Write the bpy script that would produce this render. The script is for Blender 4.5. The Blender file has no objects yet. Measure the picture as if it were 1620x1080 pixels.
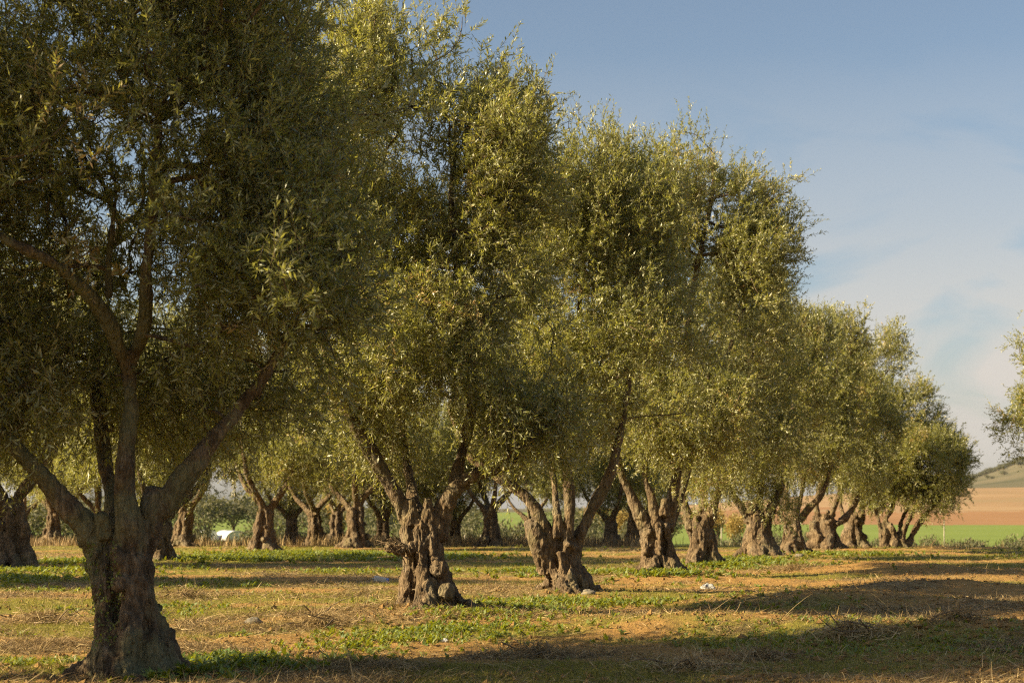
import bpy, math, random
import numpy as np
from math import pi, sin, cos, radians
from mathutils import Vector

SC = bpy.context.scene
COL = SC.collection
RNG = np.random.default_rng(11)

# ------------------------------------------------------------------ camera
CAM_H, F, HORIZON = 1.4, 2700.0, 800.0        # metres, focal length and horizon row in photo pixels (1620 x 1080)
TILT = math.atan((HORIZON - 540.0) / F)
cd = bpy.data.cameras.new('camera')
cam = bpy.data.objects.new('camera', cd); COL.objects.link(cam)
cam.location = (0, 0, CAM_H); cam.rotation_euler = (pi / 2 + TILT, 0, 0)
cd.sensor_width = 36.0; cd.lens = 60.0; cd.clip_start = 0.1; cd.clip_end = 12000
cd.dof.use_dof = True; cd.dof.focus_distance = 21.0; cd.dof.aperture_fstop = 3.0
SC.camera = cam

def at(px, py, Y):
    """the point at depth Y (metres) that the photograph shows at pixel px, py"""
    u = (px - 810.0) / F; v = (540.0 - py) / F
    dy = cos(TILT) - v * sin(TILT); dz = sin(TILT) + v * cos(TILT)
    s = Y / dy
    return np.array([u * s, Y, CAM_H + dz * s])

# ------------------------------------------------------------------ numpy noise
def _hash(ix, iy, iz, seed):
    h = (ix.astype(np.int64) * 374761393 + iy.astype(np.int64) * 668265263 + iz.astype(np.int64) * 2147483647 + seed * 974634777) & 0xffffffff
    h = ((h ^ (h >> 13)) * 1274126177) & 0xffffffff
    h = ((h ^ (h >> 16)) * 2246822519) & 0xffffffff
    return ((h ^ (h >> 15)) & 0xffffff) / float(0xffffff)

def vnoise(P, seed=0):
    P = np.asarray(P, dtype=np.float64)
    i = np.floor(P).astype(np.int64); f = P - i
    f = f * f * f * (f * (f * 6 - 15) + 10)
    r = 0
    for dx in (0, 1):
        wx = f[:, 0] if dx else 1 - f[:, 0]
        for dy in (0, 1):
            wy = f[:, 1] if dy else 1 - f[:, 1]
            for dz in (0, 1):
                wz = f[:, 2] if dz else 1 - f[:, 2]
                r = r + wx * wy * wz * _hash(i[:, 0] + dx, i[:, 1] + dy, i[:, 2] + dz, seed)
    return r * 2 - 1

def fbm(P, seed=0, octv=3, gain=0.5):
    P = np.asarray(P, dtype=np.float64); a = 1.0; r = 0; n = 0
    for o in range(octv):
        r = r + a * vnoise(P, seed + o * 17); n += a; a *= gain; P = P * 2.03 + 7.1
    return r / n

def fbm2(x, y, s, seed=0, octv=3):
    return fbm(np.stack([x * s, y * s, np.full_like(x, 0.37)], 1), seed, octv)

def sstep(a, b, x):
    t = np.clip((x - a) / (b - a), 0, 1); return t * t * (3 - 2 * t)

def unit(v):
    return v / (np.linalg.norm(v, axis=-1, keepdims=True) + 1e-9)

# ------------------------------------------------------------------ objects
def mesh_np(name, V, faces, mat=None, smooth=False, attr=None, parent=None, obj=True):
    """faces: list of (n, k) index arrays"""
    me = bpy.data.meshes.new(name)
    V = np.asarray(V, dtype=np.float32)
    faces = [np.asarray(f, dtype=np.int32) for f in faces if len(f)]
    loops = np.concatenate([f.ravel() for f in faces])
    cnt = np.concatenate([np.full(len(f), f.shape[1], dtype=np.int32) for f in faces])
    start = np.concatenate([[0], np.cumsum(cnt)[:-1]]).astype(np.int32)
    me.vertices.add(len(V)); me.vertices.foreach_set('co', V.ravel())
    me.loops.add(len(loops)); me.loops.foreach_set('vertex_index', loops)
    me.polygons.add(len(cnt)); me.polygons.foreach_set('loop_start', start)
    try: me.polygons.foreach_set('loop_total', cnt)
    except Exception: pass
    me.polygons.foreach_set('use_smooth', np.full(len(cnt), smooth, dtype=bool))
    if attr:
        for k, (dom, arr) in attr.items():
            a = me.attributes.new(k, 'FLOAT', dom); a.data.foreach_set('value', np.asarray(arr, dtype=np.float32))
    me.update(calc_edges=True); me.validate()
    if mat: me.materials.append(mat)
    if not obj: return me
    o = bpy.data.objects.new(name, me); COL.objects.link(o)
    if parent: o.parent = parent
    return o

def empty(name, loc, rz=0.0):
    o = bpy.data.objects.new(name, None); COL.objects.link(o)
    o.location = [float(v) for v in loc]; o.rotation_euler = (0, 0, rz); o.empty_display_size = 0.3
    return o

def tag(o, label=None, cat=None, group=None, kind=None):
    if label: o['label'] = label
    if cat: o['category'] = cat
    if group: o['group'] = group
    if kind: o['kind'] = kind
    return o

def copy_tree(root):
    r = root.copy(); COL.objects.link(r)
    for ch in root.children:
        c = ch.copy(); COL.objects.link(c); c.parent = r
        for g in ch.children:
            d = g.copy(); COL.objects.link(d); d.parent = c
    return r

class Acc:
    """collects vertices and faces of one mesh"""
    def __init__(s): s.V = []; s.F = {}; s.n = 0; s.A = []
    def add(s, V, *F):
        V = np.asarray(V, dtype=np.float64)
        for f in F:
            f = np.asarray(f)
            if len(f): s.F.setdefault(f.shape[1], []).append(f + s.n)
        s.V.append(V); s.n += len(V)
    def arrays(s): return np.concatenate(s.V), [np.concatenate(f) for f in s.F.values()]
    def build(s, name, mat, parent=None, smooth=True, **k):
        V, F = s.arrays(); return mesh_np(name, V, F, mat, smooth, parent=parent, **k)

def catmull(P, n):
    P = np.asarray(P, dtype=np.float64)
    if len(P) < 3:
        t = np.linspace(0, 1, n)[:, None]; return P[0] * (1 - t) + P[-1] * t
    Q = np.vstack([2 * P[0] - P[1], P, 2 * P[-1] - P[-2]])
    m = len(P) - 1; t = np.linspace(0, m - 1e-6, n); i = t.astype(int); f = (t - i)[:, None]
    p0, p1, p2, p3 = Q[i], Q[i + 1], Q[i + 2], Q[i + 3]
    return 0.5 * ((2 * p1) + (-p0 + p2) * f + (2 * p0 - 5 * p1 + 4 * p2 - p3) * f ** 2 + (-p0 + 3 * p1 - 3 * p2 + p3) * f ** 3)

def tube(P, R, seg=8, cap=True):
    P = np.asarray(P, dtype=np.float64); R = np.broadcast_to(np.asarray(R, dtype=np.float64), (len(P),))
    n = len(P); T = np.gradient(P, axis=0); T = unit(T)
    a = np.array([1.0, 0, 0]) if abs(T[0][0]) < 0.8 else np.array([0, 1.0, 0])
    U = np.empty_like(P)
    for i in range(n):
        a = a - T[i] * a.dot(T[i]); a = a / (np.linalg.norm(a) + 1e-9); U[i] = a
    W = np.cross(T, U)
    th = np.arange(seg) * 2 * pi / seg
    V = P[:, None, :] + R[:, None, None] * (np.cos(th)[None, :, None] * U[:, None, :] + np.sin(th)[None, :, None] * W[:, None, :])
    V = V.reshape(-1, 3)
    i, j = np.meshgrid(np.arange(n - 1), np.arange(seg), indexing='ij'); i = i.ravel(); j = j.ravel(); k = (j + 1) % seg
    Fq = np.stack([i * seg + j, i * seg + k, (i + 1) * seg + k, (i + 1) * seg + j], 1)
    if not cap: return V, Fq, np.zeros((0, 3), int)
    V = np.vstack([V, P[0], P[-1]])
    j = np.arange(seg); k = (j + 1) % seg
    F3 = np.vstack([np.stack([np.full(seg, n * seg), k, j], 1),
                    np.stack([np.full(seg, n * seg + 1), (n - 1) * seg + j, (n - 1) * seg + k], 1)])
    return V, Fq, F3

# ------------------------------------------------------------------ materials
class NT:
    def __init__(s, name):
        s.m = bpy.data.materials.new(name); s.m.use_nodes = True; s.t = s.m.node_tree; s.t.nodes.clear()
        s.out = s.n('ShaderNodeOutputMaterial')
    def n(s, typ, **k):
        nd = s.t.nodes.new(typ)
        for a, b in k.items():
            if a.startswith('i_'):
                key = a[2:].replace('_', ' ')
                nd.inputs[int(key) if key.isdigit() else key].default_value = b
            else: setattr(nd, a, b)
        return nd
    def l(s, a, b): s.t.links.new(a, b)
    def noise(s, vec, scale, detail=4.0, rough=0.55, dist=0.0):
        nd = s.n('ShaderNodeTexNoise'); nd.inputs['Scale'].default_value = scale; nd.inputs['Detail'].default_value = detail
        nd.inputs['Roughness'].default_value = rough; nd.inputs['Distortion'].default_value = dist
        if vec is not None: s.l(vec, nd.inputs['Vector'])
        return nd.outputs['Fac']
    def ramp(s, fac, stops, interp='LINEAR'):
        nd = s.n('ShaderNodeValToRGB'); cr = nd.color_ramp; cr.interpolation = interp
        while len(cr.elements) < len(stops): cr.elements.new(0.5)
        for e, (p, c) in zip(cr.elements, stops):
            e.position = p; e.color = (c, c, c, 1) if isinstance(c, (int, float)) else (*c, 1)
        s.l(fac, nd.inputs[0]); return nd.outputs[0]
    def mix(s, fac, a, b, blend='MIX'):
        nd = s.n('ShaderNodeMix'); nd.data_type = 'RGBA'; nd.blend_type = blend
        for sock, v in ((nd.inputs[0], fac), (nd.inputs[6], a), (nd.inputs[7], b)):
            if hasattr(v, 'links'): s.l(v, sock)
            else: sock.default_value = v if isinstance(v, (int, float)) else (*v, 1)
        return nd.outputs[2]
    def math(s, op, a, b=0.0, clamp=False):
        nd = s.n('ShaderNodeMath', operation=op); nd.use_clamp = clamp
        for sock, v in ((nd.inputs[0], a), (nd.inputs[1], b)):
            if hasattr(v, 'links'): s.l(v, sock)
            else: sock.default_value = v
        return nd.outputs[0]
    def attr(s, name):
        nd = s.n('ShaderNodeAttribute'); nd.attribute_name = name; return nd.outputs['Fac']
    def coord(s, scale=(1, 1, 1), which='Object'):
        tc = s.n('ShaderNodeTexCoord'); mp = s.n('ShaderNodeMapping'); mp.inputs['Scale'].default_value = scale
        s.l(tc.outputs[which], mp.inputs[0]); return mp.outputs[0]
    def bsdf(s, col, rough=0.8, spec=0.3, bump=None, bstr=0.5, bdist=0.02):
        b = s.n('ShaderNodeBsdfPrincipled'); b.inputs['Specular IOR Level'].default_value = spec
        for sock, v in ((b.inputs['Base Color'], col), (b.inputs['Roughness'], rough)):
            if hasattr(v, 'links'): s.l(v, sock)
            else: sock.default_value = v if isinstance(v, (int, float)) else (*v, 1)
        if bump is not None:
            bp = s.n('ShaderNodeBump'); bp.inputs['Strength'].default_value = bstr; bp.inputs['Distance'].default_value = bdist
            s.l(bump, bp.inputs['Height']); s.l(bp.outputs[0], b.inputs['Normal'])
        return b.outputs[0]
    def done(s, sh): s.l(sh, s.out.inputs['Surface']); return s.m

def leaf_mat(name, top, under, rough=0.42, trans=0.22, tcol=(0.20, 0.20, 0.03), spec=0.45):
    """two-sided leaf: darker upper face, paler underside, per-leaf tint attribute"""
    t = NT(name); a = t.attr('tint')
    ct = t.ramp(a, top); cu = t.ramp(a, under)
    g = t.n('ShaderNodeNewGeometry')
    c = t.mix(g.outputs['Backfacing'], ct, cu)
    b = t.bsdf(c, rough, spec)
    tr = t.n('ShaderNodeBsdfTranslucent'); tr.inputs[0].default_value = (*tcol, 1)
    mx = t.n('ShaderNodeMixShader'); mx.inputs[0].default_value = trans
    t.l(b, mx.inputs[1]); t.l(tr.outputs[0], mx.inputs[2])
    return t.done(mx.outputs[0])

M = {}
M['leaf'] = leaf_mat('olive_leaf',
    [(0.0, (0.060, 0.074, 0.018)), (0.5, (0.128, 0.139, 0.029)), (0.88, (0.225, 0.205, 0.046)), (1.0, (0.28, 0.17, 0.06))],
    [(0.0, (0.25, 0.26, 0.14)), (0.6, (0.36, 0.355, 0.195)), (1.0, (0.44, 0.38, 0.20))], rough=0.40, trans=0.38, tcol=(0.40, 0.385, 0.06), spec=0.55)
M['weed'] = leaf_mat('weed_leaf', [(0, (0.045, 0.068, 0.010)), (0.55, (0.14, 0.155, 0.015)), (1, (0.29, 0.24, 0.025))],
    [(0, (0.09, 0.14, 0.04)), (1, (0.2, 0.22, 0.06))], rough=0.5, trans=0.33, tcol=(0.36, 0.38, 0.015), spec=0.25)
M['grass'] = leaf_mat('grass_blade', [(0, (0.09, 0.09, 0.013)), (0.5, (0.19, 0.165, 0.024)), (1, (0.34, 0.26, 0.07))],
    [(0, (0.09, 0.09, 0.015)), (0.5, (0.19, 0.165, 0.026)), (1, (0.34, 0.26, 0.07))], rough=0.6, trans=0.25, tcol=(0.28, 0.26, 0.03), spec=0.2)
M['straw'] = leaf_mat('dry_straw', [(0, (0.08, 0.052, 0.028)), (0.5, (0.22, 0.148, 0.066)), (1, (0.44, 0.33, 0.165))],
    [(0, (0.08, 0.052, 0.028)), (0.5, (0.22, 0.148, 0.066)), (1, (0.44, 0.33, 0.165))], rough=0.7, trans=0.12, tcol=(0.4, 0.28, 0.12), spec=0.2)
M['shrub'] = leaf_mat('shrub_leaf', [(0, (0.05, 0.055, 0.03)), (0.6, (0.085, 0.085, 0.04)), (1, (0.14, 0.12, 0.055))],
    [(0, (0.08, 0.085, 0.05)), (1, (0.16, 0.14, 0.08))], rough=0.7, trans=0.15, spec=0.2)
M['autumn'] = leaf_mat('autumn_leaf', [(0, (0.15, 0.10, 0.025)), (0.6, (0.25, 0.165, 0.04)), (1, (0.28, 0.21, 0.055))],
    [(0, (0.22, 0.14, 0.04)), (1, (0.38, 0.28, 0.08))], rough=0.7, trans=0.3, tcol=(0.35, 0.23, 0.05), spec=0.2)

def bark_mat(name, moss=0.25, dark=1.0):
    t = NT(name); co = t.coord(); cs = t.coord((1, 1, 0.28))
    n1 = t.noise(co, 5.0, 6, 0.62, 0.4); n2 = t.noise(cs, 26.0, 5, 0.65, 0.6); n3 = t.noise(co, 1.7, 3, 0.5)
    f = t.math('ADD', t.math('MULTIPLY', n1, 0.55), t.math('MULTIPLY', n2, 0.45))
    c = t.ramp(f, [(0.33, tuple(dark * v for v in (0.038, 0.027, 0.017))), (0.47, tuple(dark * v for v in (0.105, 0.071, 0.040))),
                   (0.58, tuple(dark * v for v in (0.20, 0.140, 0.080))), (0.70, tuple(dark * v for v in (0.34, 0.25, 0.150)))])
    c = t.mix(t.ramp(t.noise(co, 2.6, 4, 0.6, 0.8), [(0.48, 0.0), (0.62, 0.5)]), c, t.ramp(n2, [(0.35, (0.10, 0.080, 0.056)), (0.65, (0.26, 0.215, 0.155))]))
    mk = t.ramp(t.math('ADD', t.math('MULTIPLY', n3, 0.7), t.math('MULTIPLY', n1, 0.3)), [(0.52 if moss < .5 else .47, 0.0), (0.62 if moss < .5 else .56, moss)])
    c = t.mix(mk, c, (0.13, 0.14, 0.055) if moss < .5 else (0.155, 0.155, 0.07))
    v = t.n('ShaderNodeTexVoronoi'); v.feature = 'DISTANCE_TO_EDGE'; v.inputs['Scale'].default_value = 24.0
    dn = t.n('ShaderNodeMix'); dn.data_type = 'VECTOR'; dn.inputs[0].default_value = 0.12
    nz = t.n('ShaderNodeTexNoise'); nz.inputs['Scale'].default_value = 9.0; t.l(cs, nz.inputs['Vector'])
    t.l(cs, dn.inputs[4]); t.l(nz.outputs['Color'], dn.inputs[5]); t.l(dn.outputs[1], v.inputs['Vector'])
    cr = t.ramp(v.outputs['Distance'], [(0.0, 0.0), (0.2, 1.0)])
    h = t.math('ADD', t.math('MULTIPLY', n2, 1.0), t.math('MULTIPLY', cr, 0.3))
    return t.done(t.bsdf(c, 0.88, 0.2, h, 1.0, 0.05))
M['bark'] = bark_mat('olive_bark'); M['mossy'] = bark_mat('mossy_olive_bark', 0.6, 1.0); M['twig'] = bark_mat('olive_twig_bark', 0.1, 1.0); M['dry_twig'] = bark_mat('dry_twig_bark', 0.0, 1.5)

def ground_mat():
    t = NT('orchard_soil'); co = t.coord(); fl = t.coord((0.55, 1.5, 1))
    big = t.noise(fl, 0.55, 4, 0.55, 0.5); mid = t.noise(fl, 3.0, 6, 0.65, 0.6); fine = t.noise(co, 34.0, 6, 0.7); sp = t.noise(co, 90.0, 3, 0.7)
    soil = t.ramp(t.math('ADD', t.math('MULTIPLY', mid, 0.5), t.math('MULTIPLY', fine, 0.5)),
                  [(0.3, (0.17, 0.095, 0.032)), (0.5, (0.34, 0.195, 0.062)), (0.68, (0.47, 0.29, 0.105))])
    moss = t.ramp(fine, [(0.3, (0.085, 0.085, 0.015)), (0.5, (0.20, 0.18, 0.030)), (0.7, (0.32, 0.27, 0.05))])
    straw = t.ramp(sp, [(0.3, (0.13, 0.085, 0.04)), (0.55, (0.30, 0.215, 0.10)), (0.75, (0.46, 0.36, 0.2))])
    ga = t.attr('green'); sa = t.attr('straw')
    mk = t.ramp(t.math('ADD', t.math('MULTIPLY', ga, 0.6), t.math('MULTIPLY', mid, 0.5)), [(0.29, 0.0), (0.56, 0.95)])
    c = t.mix(mk, soil, moss)
    sm = t.ramp(t.math('ADD', t.math('MULTIPLY', sa, 0.4), t.math('MULTIPLY', sp, 0.6)), [(0.40, 0.0), (0.60, 0.85)])
    c = t.mix(sm, c, straw)
    h = t.math('ADD', t.math('MULTIPLY', fine, 0.7), t.math('MULTIPLY', sp, 0.5))
    return t.done(t.bsdf(c, 0.95, 0.15, h, 1.0, 0.05))
M['ground'] = ground_mat()

def field_mat(name, c1, c2, scale=0.05, stripe=0.0, c3=None):
    t = NT(name); co = t.coord(); cf = t.coord((0.12, 1.0, 1.0))
    n = t.noise(co, scale, 5, 0.6, 0.4); n2 = t.noise(cf, max(.16, scale * 14), 6, 0.75, .3)
    c = t.ramp(t.math('ADD', t.math('MULTIPLY', n, 0.5), t.math('MULTIPLY', n2, 0.5)), [(0.35, c1), (0.65, c2)] if c3 is None else [(0.38, c1), (0.5, c2), (0.64, c3)])
    return t.done(t.bsdf(c, 0.95, 0.1, n2, 0.6, 0.3))
M['meadow'] = field_mat('rough_meadow', (0.17, 0.15, 0.04), (0.25, 0.19, 0.075), 0.12, c3=(0.12, 0.13, 0.035))
M['green'] = field_mat('young_crop', (0.115, 0.155, 0.030), (0.165, 0.20, 0.042), 0.012)
M['plough'] = field_mat('ploughed_soil', (0.20, 0.105, 0.046), (0.27, 0.148, 0.068), 0.02)
M['fallow'] = field_mat('fallow_soil', (0.31, 0.215, 0.115), (0.245, 0.15, 0.075), 0.006, c3=(0.20, 0.17, 0.085))
M['hill'] = field_mat('scrub_hill', (0.060, 0.060, 0.030), (0.105, 0.092, 0.050), 0.012, c3=(0.155, 0.125, 0.075))

# ------------------------------------------------------------------ sky and sun
SUN_EL, SUN_AZ = 26.0, 257.0               # degrees; azimuth clockwise from the view direction (+Y): the sun stands to the left
w = bpy.data.worlds.new('World'); SC.world = w; w.use_nodes = True
wt = w.node_tree; wt.nodes.clear()
def wn(t, **k):
    n = wt.nodes.new(t)
    for a, b in k.items(): setattr(n, a, b)
    return n
sky = wn('ShaderNodeTexSky', sky_type='NISHITA', sun_disc=False, sun_elevation=radians(SUN_EL), sun_rotation=radians(SUN_AZ))
sky.altitude = 300; sky.air_density = 1.0; sky.dust_density = 1.5; sky.ozone_density = 1.6
tc = wn('ShaderNodeTexCoord'); sx = wn('ShaderNodeSeparateXYZ'); wt.links.new(tc.outputs['Generated'], sx.inputs[0])
mp = wn('ShaderNodeMapping'); mp.inputs['Scale'].default_value = (1.0, 1.0, 2.6); wt.links.new(tc.outputs['Generated'], mp.inputs[0])
ns = wn('ShaderNodeTexNoise'); ns.inputs['Scale'].default_value = 7.0; ns.inputs['Detail'].default_value = 6; ns.inputs['Roughness'].default_value = 0.5; ns.inputs['Distortion'].default_value = 0.6
wt.links.new(mp.outputs[0], ns.inputs['Vector'])
def wm(op, a, b):
    n = wn('ShaderNodeMath', operation=op); n.use_clamp = op == 'MULTIPLY'
    for s_, v in ((n.inputs[0], a), (n.inputs[1], b)):
        if hasattr(v, 'links'): wt.links.new(v, s_)
        else: s_.default_value = v
    return n.outputs[0]
def wr(inp, stops):
    n = wn('ShaderNodeValToRGB'); cr = n.color_ramp
    while len(cr.elements) < len(stops): cr.elements.new(0.5)
    for e, (p, c) in zip(cr.elements, stops): e.position = p; e.color = (c, c, c, 1)
    wt.links.new(inp, n.inputs[0]); return n.outputs[0]
band = wr(sx.outputs['Z'], [(0.0, 0.6), (0.035, 0.9), (0.075, 1.0), (0.10, 0.75), (0.16, 0.35), (0.26, 0.0)])
cl = wm('MULTIPLY', wr(ns.outputs['Fac'], [(0.39, 0.0), (0.54, 1.0)]), band)
cl = wm('MULTIPLY', cl, 0.95)
mxc = wn('ShaderNodeMix', data_type='RGBA'); wt.links.new(cl, mxc.inputs[0])
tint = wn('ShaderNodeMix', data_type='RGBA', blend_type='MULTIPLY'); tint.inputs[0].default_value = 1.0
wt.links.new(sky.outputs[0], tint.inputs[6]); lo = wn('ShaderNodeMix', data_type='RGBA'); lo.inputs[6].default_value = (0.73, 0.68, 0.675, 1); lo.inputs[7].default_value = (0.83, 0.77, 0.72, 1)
wt.links.new(wr(sx.outputs['Z'], [(0.0, 0.0), (0.05, 0.15), (0.22, 1.0)]), lo.inputs[0]); hi = wn('ShaderNodeMix', data_type='RGBA'); wt.links.new(lo.outputs[2], hi.inputs[6]); hi.inputs[7].default_value = (1.55, 1.36, 1.18, 1)      # upper sky out of view brightened as added fill light
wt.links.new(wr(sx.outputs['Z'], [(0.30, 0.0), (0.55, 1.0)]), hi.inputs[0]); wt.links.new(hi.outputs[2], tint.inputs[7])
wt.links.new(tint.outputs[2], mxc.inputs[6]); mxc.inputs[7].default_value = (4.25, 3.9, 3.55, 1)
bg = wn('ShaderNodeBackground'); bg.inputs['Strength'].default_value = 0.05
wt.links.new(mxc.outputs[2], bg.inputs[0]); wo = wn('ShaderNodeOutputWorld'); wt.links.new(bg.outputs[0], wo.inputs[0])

sd = bpy.data.lights.new('sun', 'SUN'); sd.energy = 4.6; sd.angle = radians(0.55); sd.color = (1.0, 0.82, 0.50)
so = bpy.data.objects.new('sun', sd); COL.objects.link(so)
sun_dir = Vector((sin(radians(SUN_AZ)) * cos(radians(SUN_EL)), cos(radians(SUN_AZ)) * cos(radians(SUN_EL)), sin(radians(SUN_EL))))
so.rotation_euler = sun_dir.to_track_quat('Z', 'Y').to_euler(); so.location = sun_dir * 60

vs = SC.view_settings
vs.view_transform = 'Standard'; vs.look = 'None'; vs.gamma = 1.0; vs.exposure = 1.85; vs.use_curve_mapping = False
cy = SC.cycles
cy.max_bounces = 5; cy.diffuse_bounces = 3; cy.glossy_bounces = 2; cy.transmission_bounces = 4; cy.volume_bounces = 0
cy.transparent_max_bounces = 4; cy.use_denoising = False; cy.pixel_filter_type = 'BLACKMAN_HARRIS'; cy.filter_width = 1.2; cy.caustics_reflective = False; cy.caustics_refractive = False

# ------------------------------------------------------------------ where the olive trees stand: pixel of the foot, depth
ROW = [(212, 1062, 14.4), (678, 957, 21.4), (897, 932, 27.3), (1046, 905, 33.6), (1111, 891, 39.0), (1200, 878, 45.2),
       (1254, 873, 50.5), (1305, 866, 56.0), (1351, 866, 61.0), (1420, 866, 60.0)]
BACK = [(20, 897, 39.0), (254, 886, 43.5), (82, 852, 68.0), (288, 863, 60.0), (417, 871, 53.5), (462, 856, 69.0), (501, 859, 65.0),
        (563, 866, 58.0), (606, 861, 64.0), (719, 861, 66.0), (776, 864, 60.5), (968, 863, 62.0), (1003, 861, 67.0), (150, 858, 66.0),
        (40, 856, 74.0), (532, 855, 77.0), (655, 855, 78.0), (842, 856, 74.0), (1030, 855, 76.0)]
OFF = [(-14.5, 29.5), (-20.0, 37.5), (-7.4, 13.1)]       # left of the frame: two grove trees, plus one added to shade the nearest crown
FEET = [at(*f) for f in ROW + BACK]

def terrain_far(r, px):
    s = sstep(820, 1520, px)
    z = -2.2 * sstep(58, 112, r)
    z = z + s * 12.0 * sstep(330, 880, r)
    ridge = 3 + 30 * np.log1p(np.exp((np.clip(px, 800, 1720) - 1500) / 45.0)) * 0.31
    z = z + s * ridge * sstep(800, 1500, r)
    return z

MOUNDS = [((px - 810) / F * (F * CAM_H / (py - HORIZON)), F * CAM_H / (py - HORIZON), a) for px, py, a in
          ((1300, 958, .21), (1195, 1000, .20), (1540, 1015, .18), (1480, 930, .15), (1050, 985, .10), (1590, 965, .13), (1380, 905, .12))]
def base_h(x, y):
    d = np.hypot(x, y)
    near = 1 - sstep(60, 78, d)
    h = 0.075 * fbm2(x * 0.6, y * 1.0, 0.42, 3, 3) + 0.030 * fbm2(x, y, 1.9, 5, 3) + 0.022 * fbm2(x, y, 6.0, 9, 3)
    hum = sstep(1.5, 6, x) * (1 - sstep(36, 50, y))
    h = h + hum * 0.14 * fbm2(x * 0.75, y, 0.5, 21, 2)
    h = h + 0.018 * fbm2(x, y, 15.0, 15, 2)
    for mx_, my_, ma in MOUNDS: h = h + ma * np.exp(-((x - mx_) / 1.9) ** 2 - ((y - my_) / 1.1) ** 2)
    return h * near

def H(x, y):
    x = np.asarray(x, dtype=np.float64); y = np.asarray(y, dtype=np.float64)
    h = base_h(x, y)
    d = np.hypot(x, y)
    for p, b in zip(FEET, FEET_B):
        k = np.exp(-((x - p[0]) ** 2 + (y - p[1]) ** 2) / 2.2)
        h = h + (p[2] - b) * k
    px = 810 + F * x / np.maximum(y, 1.0)
    px = np.where(y > 5, px, np.where(x > 0, 2200, -800)); px = np.clip(px, -800, 2200)
    return h + terrain_far(d, px)
FEET_B = [float(base_h(np.array([p[0]]), np.array([p[1]]))[0]) for p in FEET]

def bare_amt(x, y):
    b = sstep(1.0, 5, x) * sstep(0.0, 0.35, fbm2(x * 0.75, y, 0.5, 21, 2) + 0.1 * fbm2(x, y, 2.0, 33, 2))
    for mx_, my_, ma in MOUNDS: b = np.maximum(b, 4.6 * ma * np.exp(-((x - mx_) / 1.9) ** 2 - ((y - my_) / 1.1) ** 2))
    for p in FEET[:5]:
        b = np.maximum(b, 0.9 * np.exp(-((x - p[0]) ** 2 + (y - p[1] + 0.4) ** 2) / 1.6))
    return b

def green_amt(x, y):
    return sstep(-0.12, 0.22, fbm2(x * 0.55, y * 1.2, 0.5, 41, 4)) * (1 - 0.9 * bare_amt(x, y))
def straw_amt(x, y):
    return sstep(0.02, 0.34, fbm2(x * 0.7, y * 1.1, 0.9, 55, 4)) * (1 - 0.6 * bare_amt(x, y))

def fan(r0, r1, growth, fine=300, coarse=60):
    a_f = np.linspace(-0.42, 0.42, fine)
    a_c = np.linspace(0.42, 2 * pi - 0.42, coarse)[1:-1]
    A = np.concatenate([a_f, a_c])
    n = max(2, int(math.log(r1 / r0) / math.log(1 + growth)) + 1)
    R = np.geomspace(r0, r1, n)
    rr, aa = np.meshgrid(R, A, indexing='ij')
    x = (rr * np.sin(aa)).ravel(); y = (rr * np.cos(aa)).ravel()
    na = len(A)
    i, j = np.meshgrid(np.arange(n - 1), np.arange(na), indexing='ij'); i = i.ravel(); j = j.ravel(); k = (j + 1) % na
    Fq = np.stack([i * na + j, i * na + k, (i + 1) * na + k, (i + 1) * na + j], 1)[:, ::-1]
    return x, y, Fq

def struct(name, V, Fs, mat, attr=None):
    return tag(mesh_np(name, V, Fs, mat, True, attr=attr), kind='structure')

gx, gy, gF = fan(0.6, 80.0, 0.0088, 420, 70)
gz = H(gx, gy)
struct('ground', np.stack([gx, gy, gz], 1), [gF], M['ground'], {'green': ('POINT', green_amt(gx, gy)), 'straw': ('POINT', straw_amt(gx, gy))})
fx, fy, fF = fan(80.0, 2300.0, 0.018, 300, 40)
fV = np.stack([fx, fy, H(fx, fy)], 1)
cx = fx[fF].mean(1); cyy = fy[fF].mean(1); cr_ = np.hypot(cx, cyy); cpx = np.where(cyy > 5, 810 + F * cx / np.maximum(cyy, 1), np.where(cx > 0, 2200, -800))
wob = 14 * np.sin(cpx / 140.0) + 40 * fbm2(cx, cyy, .011, 23, 3)
kind = np.where(cr_ < 118 + 0.5 * wob, 0, np.where((cr_ < 345 + wob) | ((cpx < 980) & (cr_ < 1000)), 1, np.where(cr_ < 520 + 2 * wob, 2, np.where(cr_ < 860, 3, 4))))
for k, (nm, mk) in enumerate((('meadow', 'meadow'), ('crop_field', 'green'), ('ploughed_field', 'plough'), ('fallow_field', 'fallow'), ('hill', 'hill'))):
    f = fF[kind == k]
    u, inv = np.unique(f, return_inverse=True)
    struct(nm, fV[u], [inv.reshape(f.shape)], M[mk])

# ------------------------------------------------------------------ olive trees
def remesh(acc, voxel):
    V, Fs = acc.arrays()
    o = mesh_np('remesh_source', V, Fs)
    md = o.modifiers.new('r', 'REMESH'); md.mode = 'VOXEL'; md.voxel_size = voxel
    dg = bpy.context.evaluated_depsgraph_get(); dg.update()
    me = bpy.data.meshes.new_from_object(o.evaluated_get(dg))
    n = len(me.vertices); co = np.empty(n * 3, np.float32); me.vertices.foreach_get('co', co)
    nl = len(me.loops); li = np.empty(nl, np.int32); me.loops.foreach_get('vertex_index', li)
    src = o.data; bpy.data.objects.remove(o); bpy.data.meshes.remove(src); bpy.data.meshes.remove(me)
    return co.reshape(-1, 3).astype(np.float64), li.reshape(-1, 4)

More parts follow.
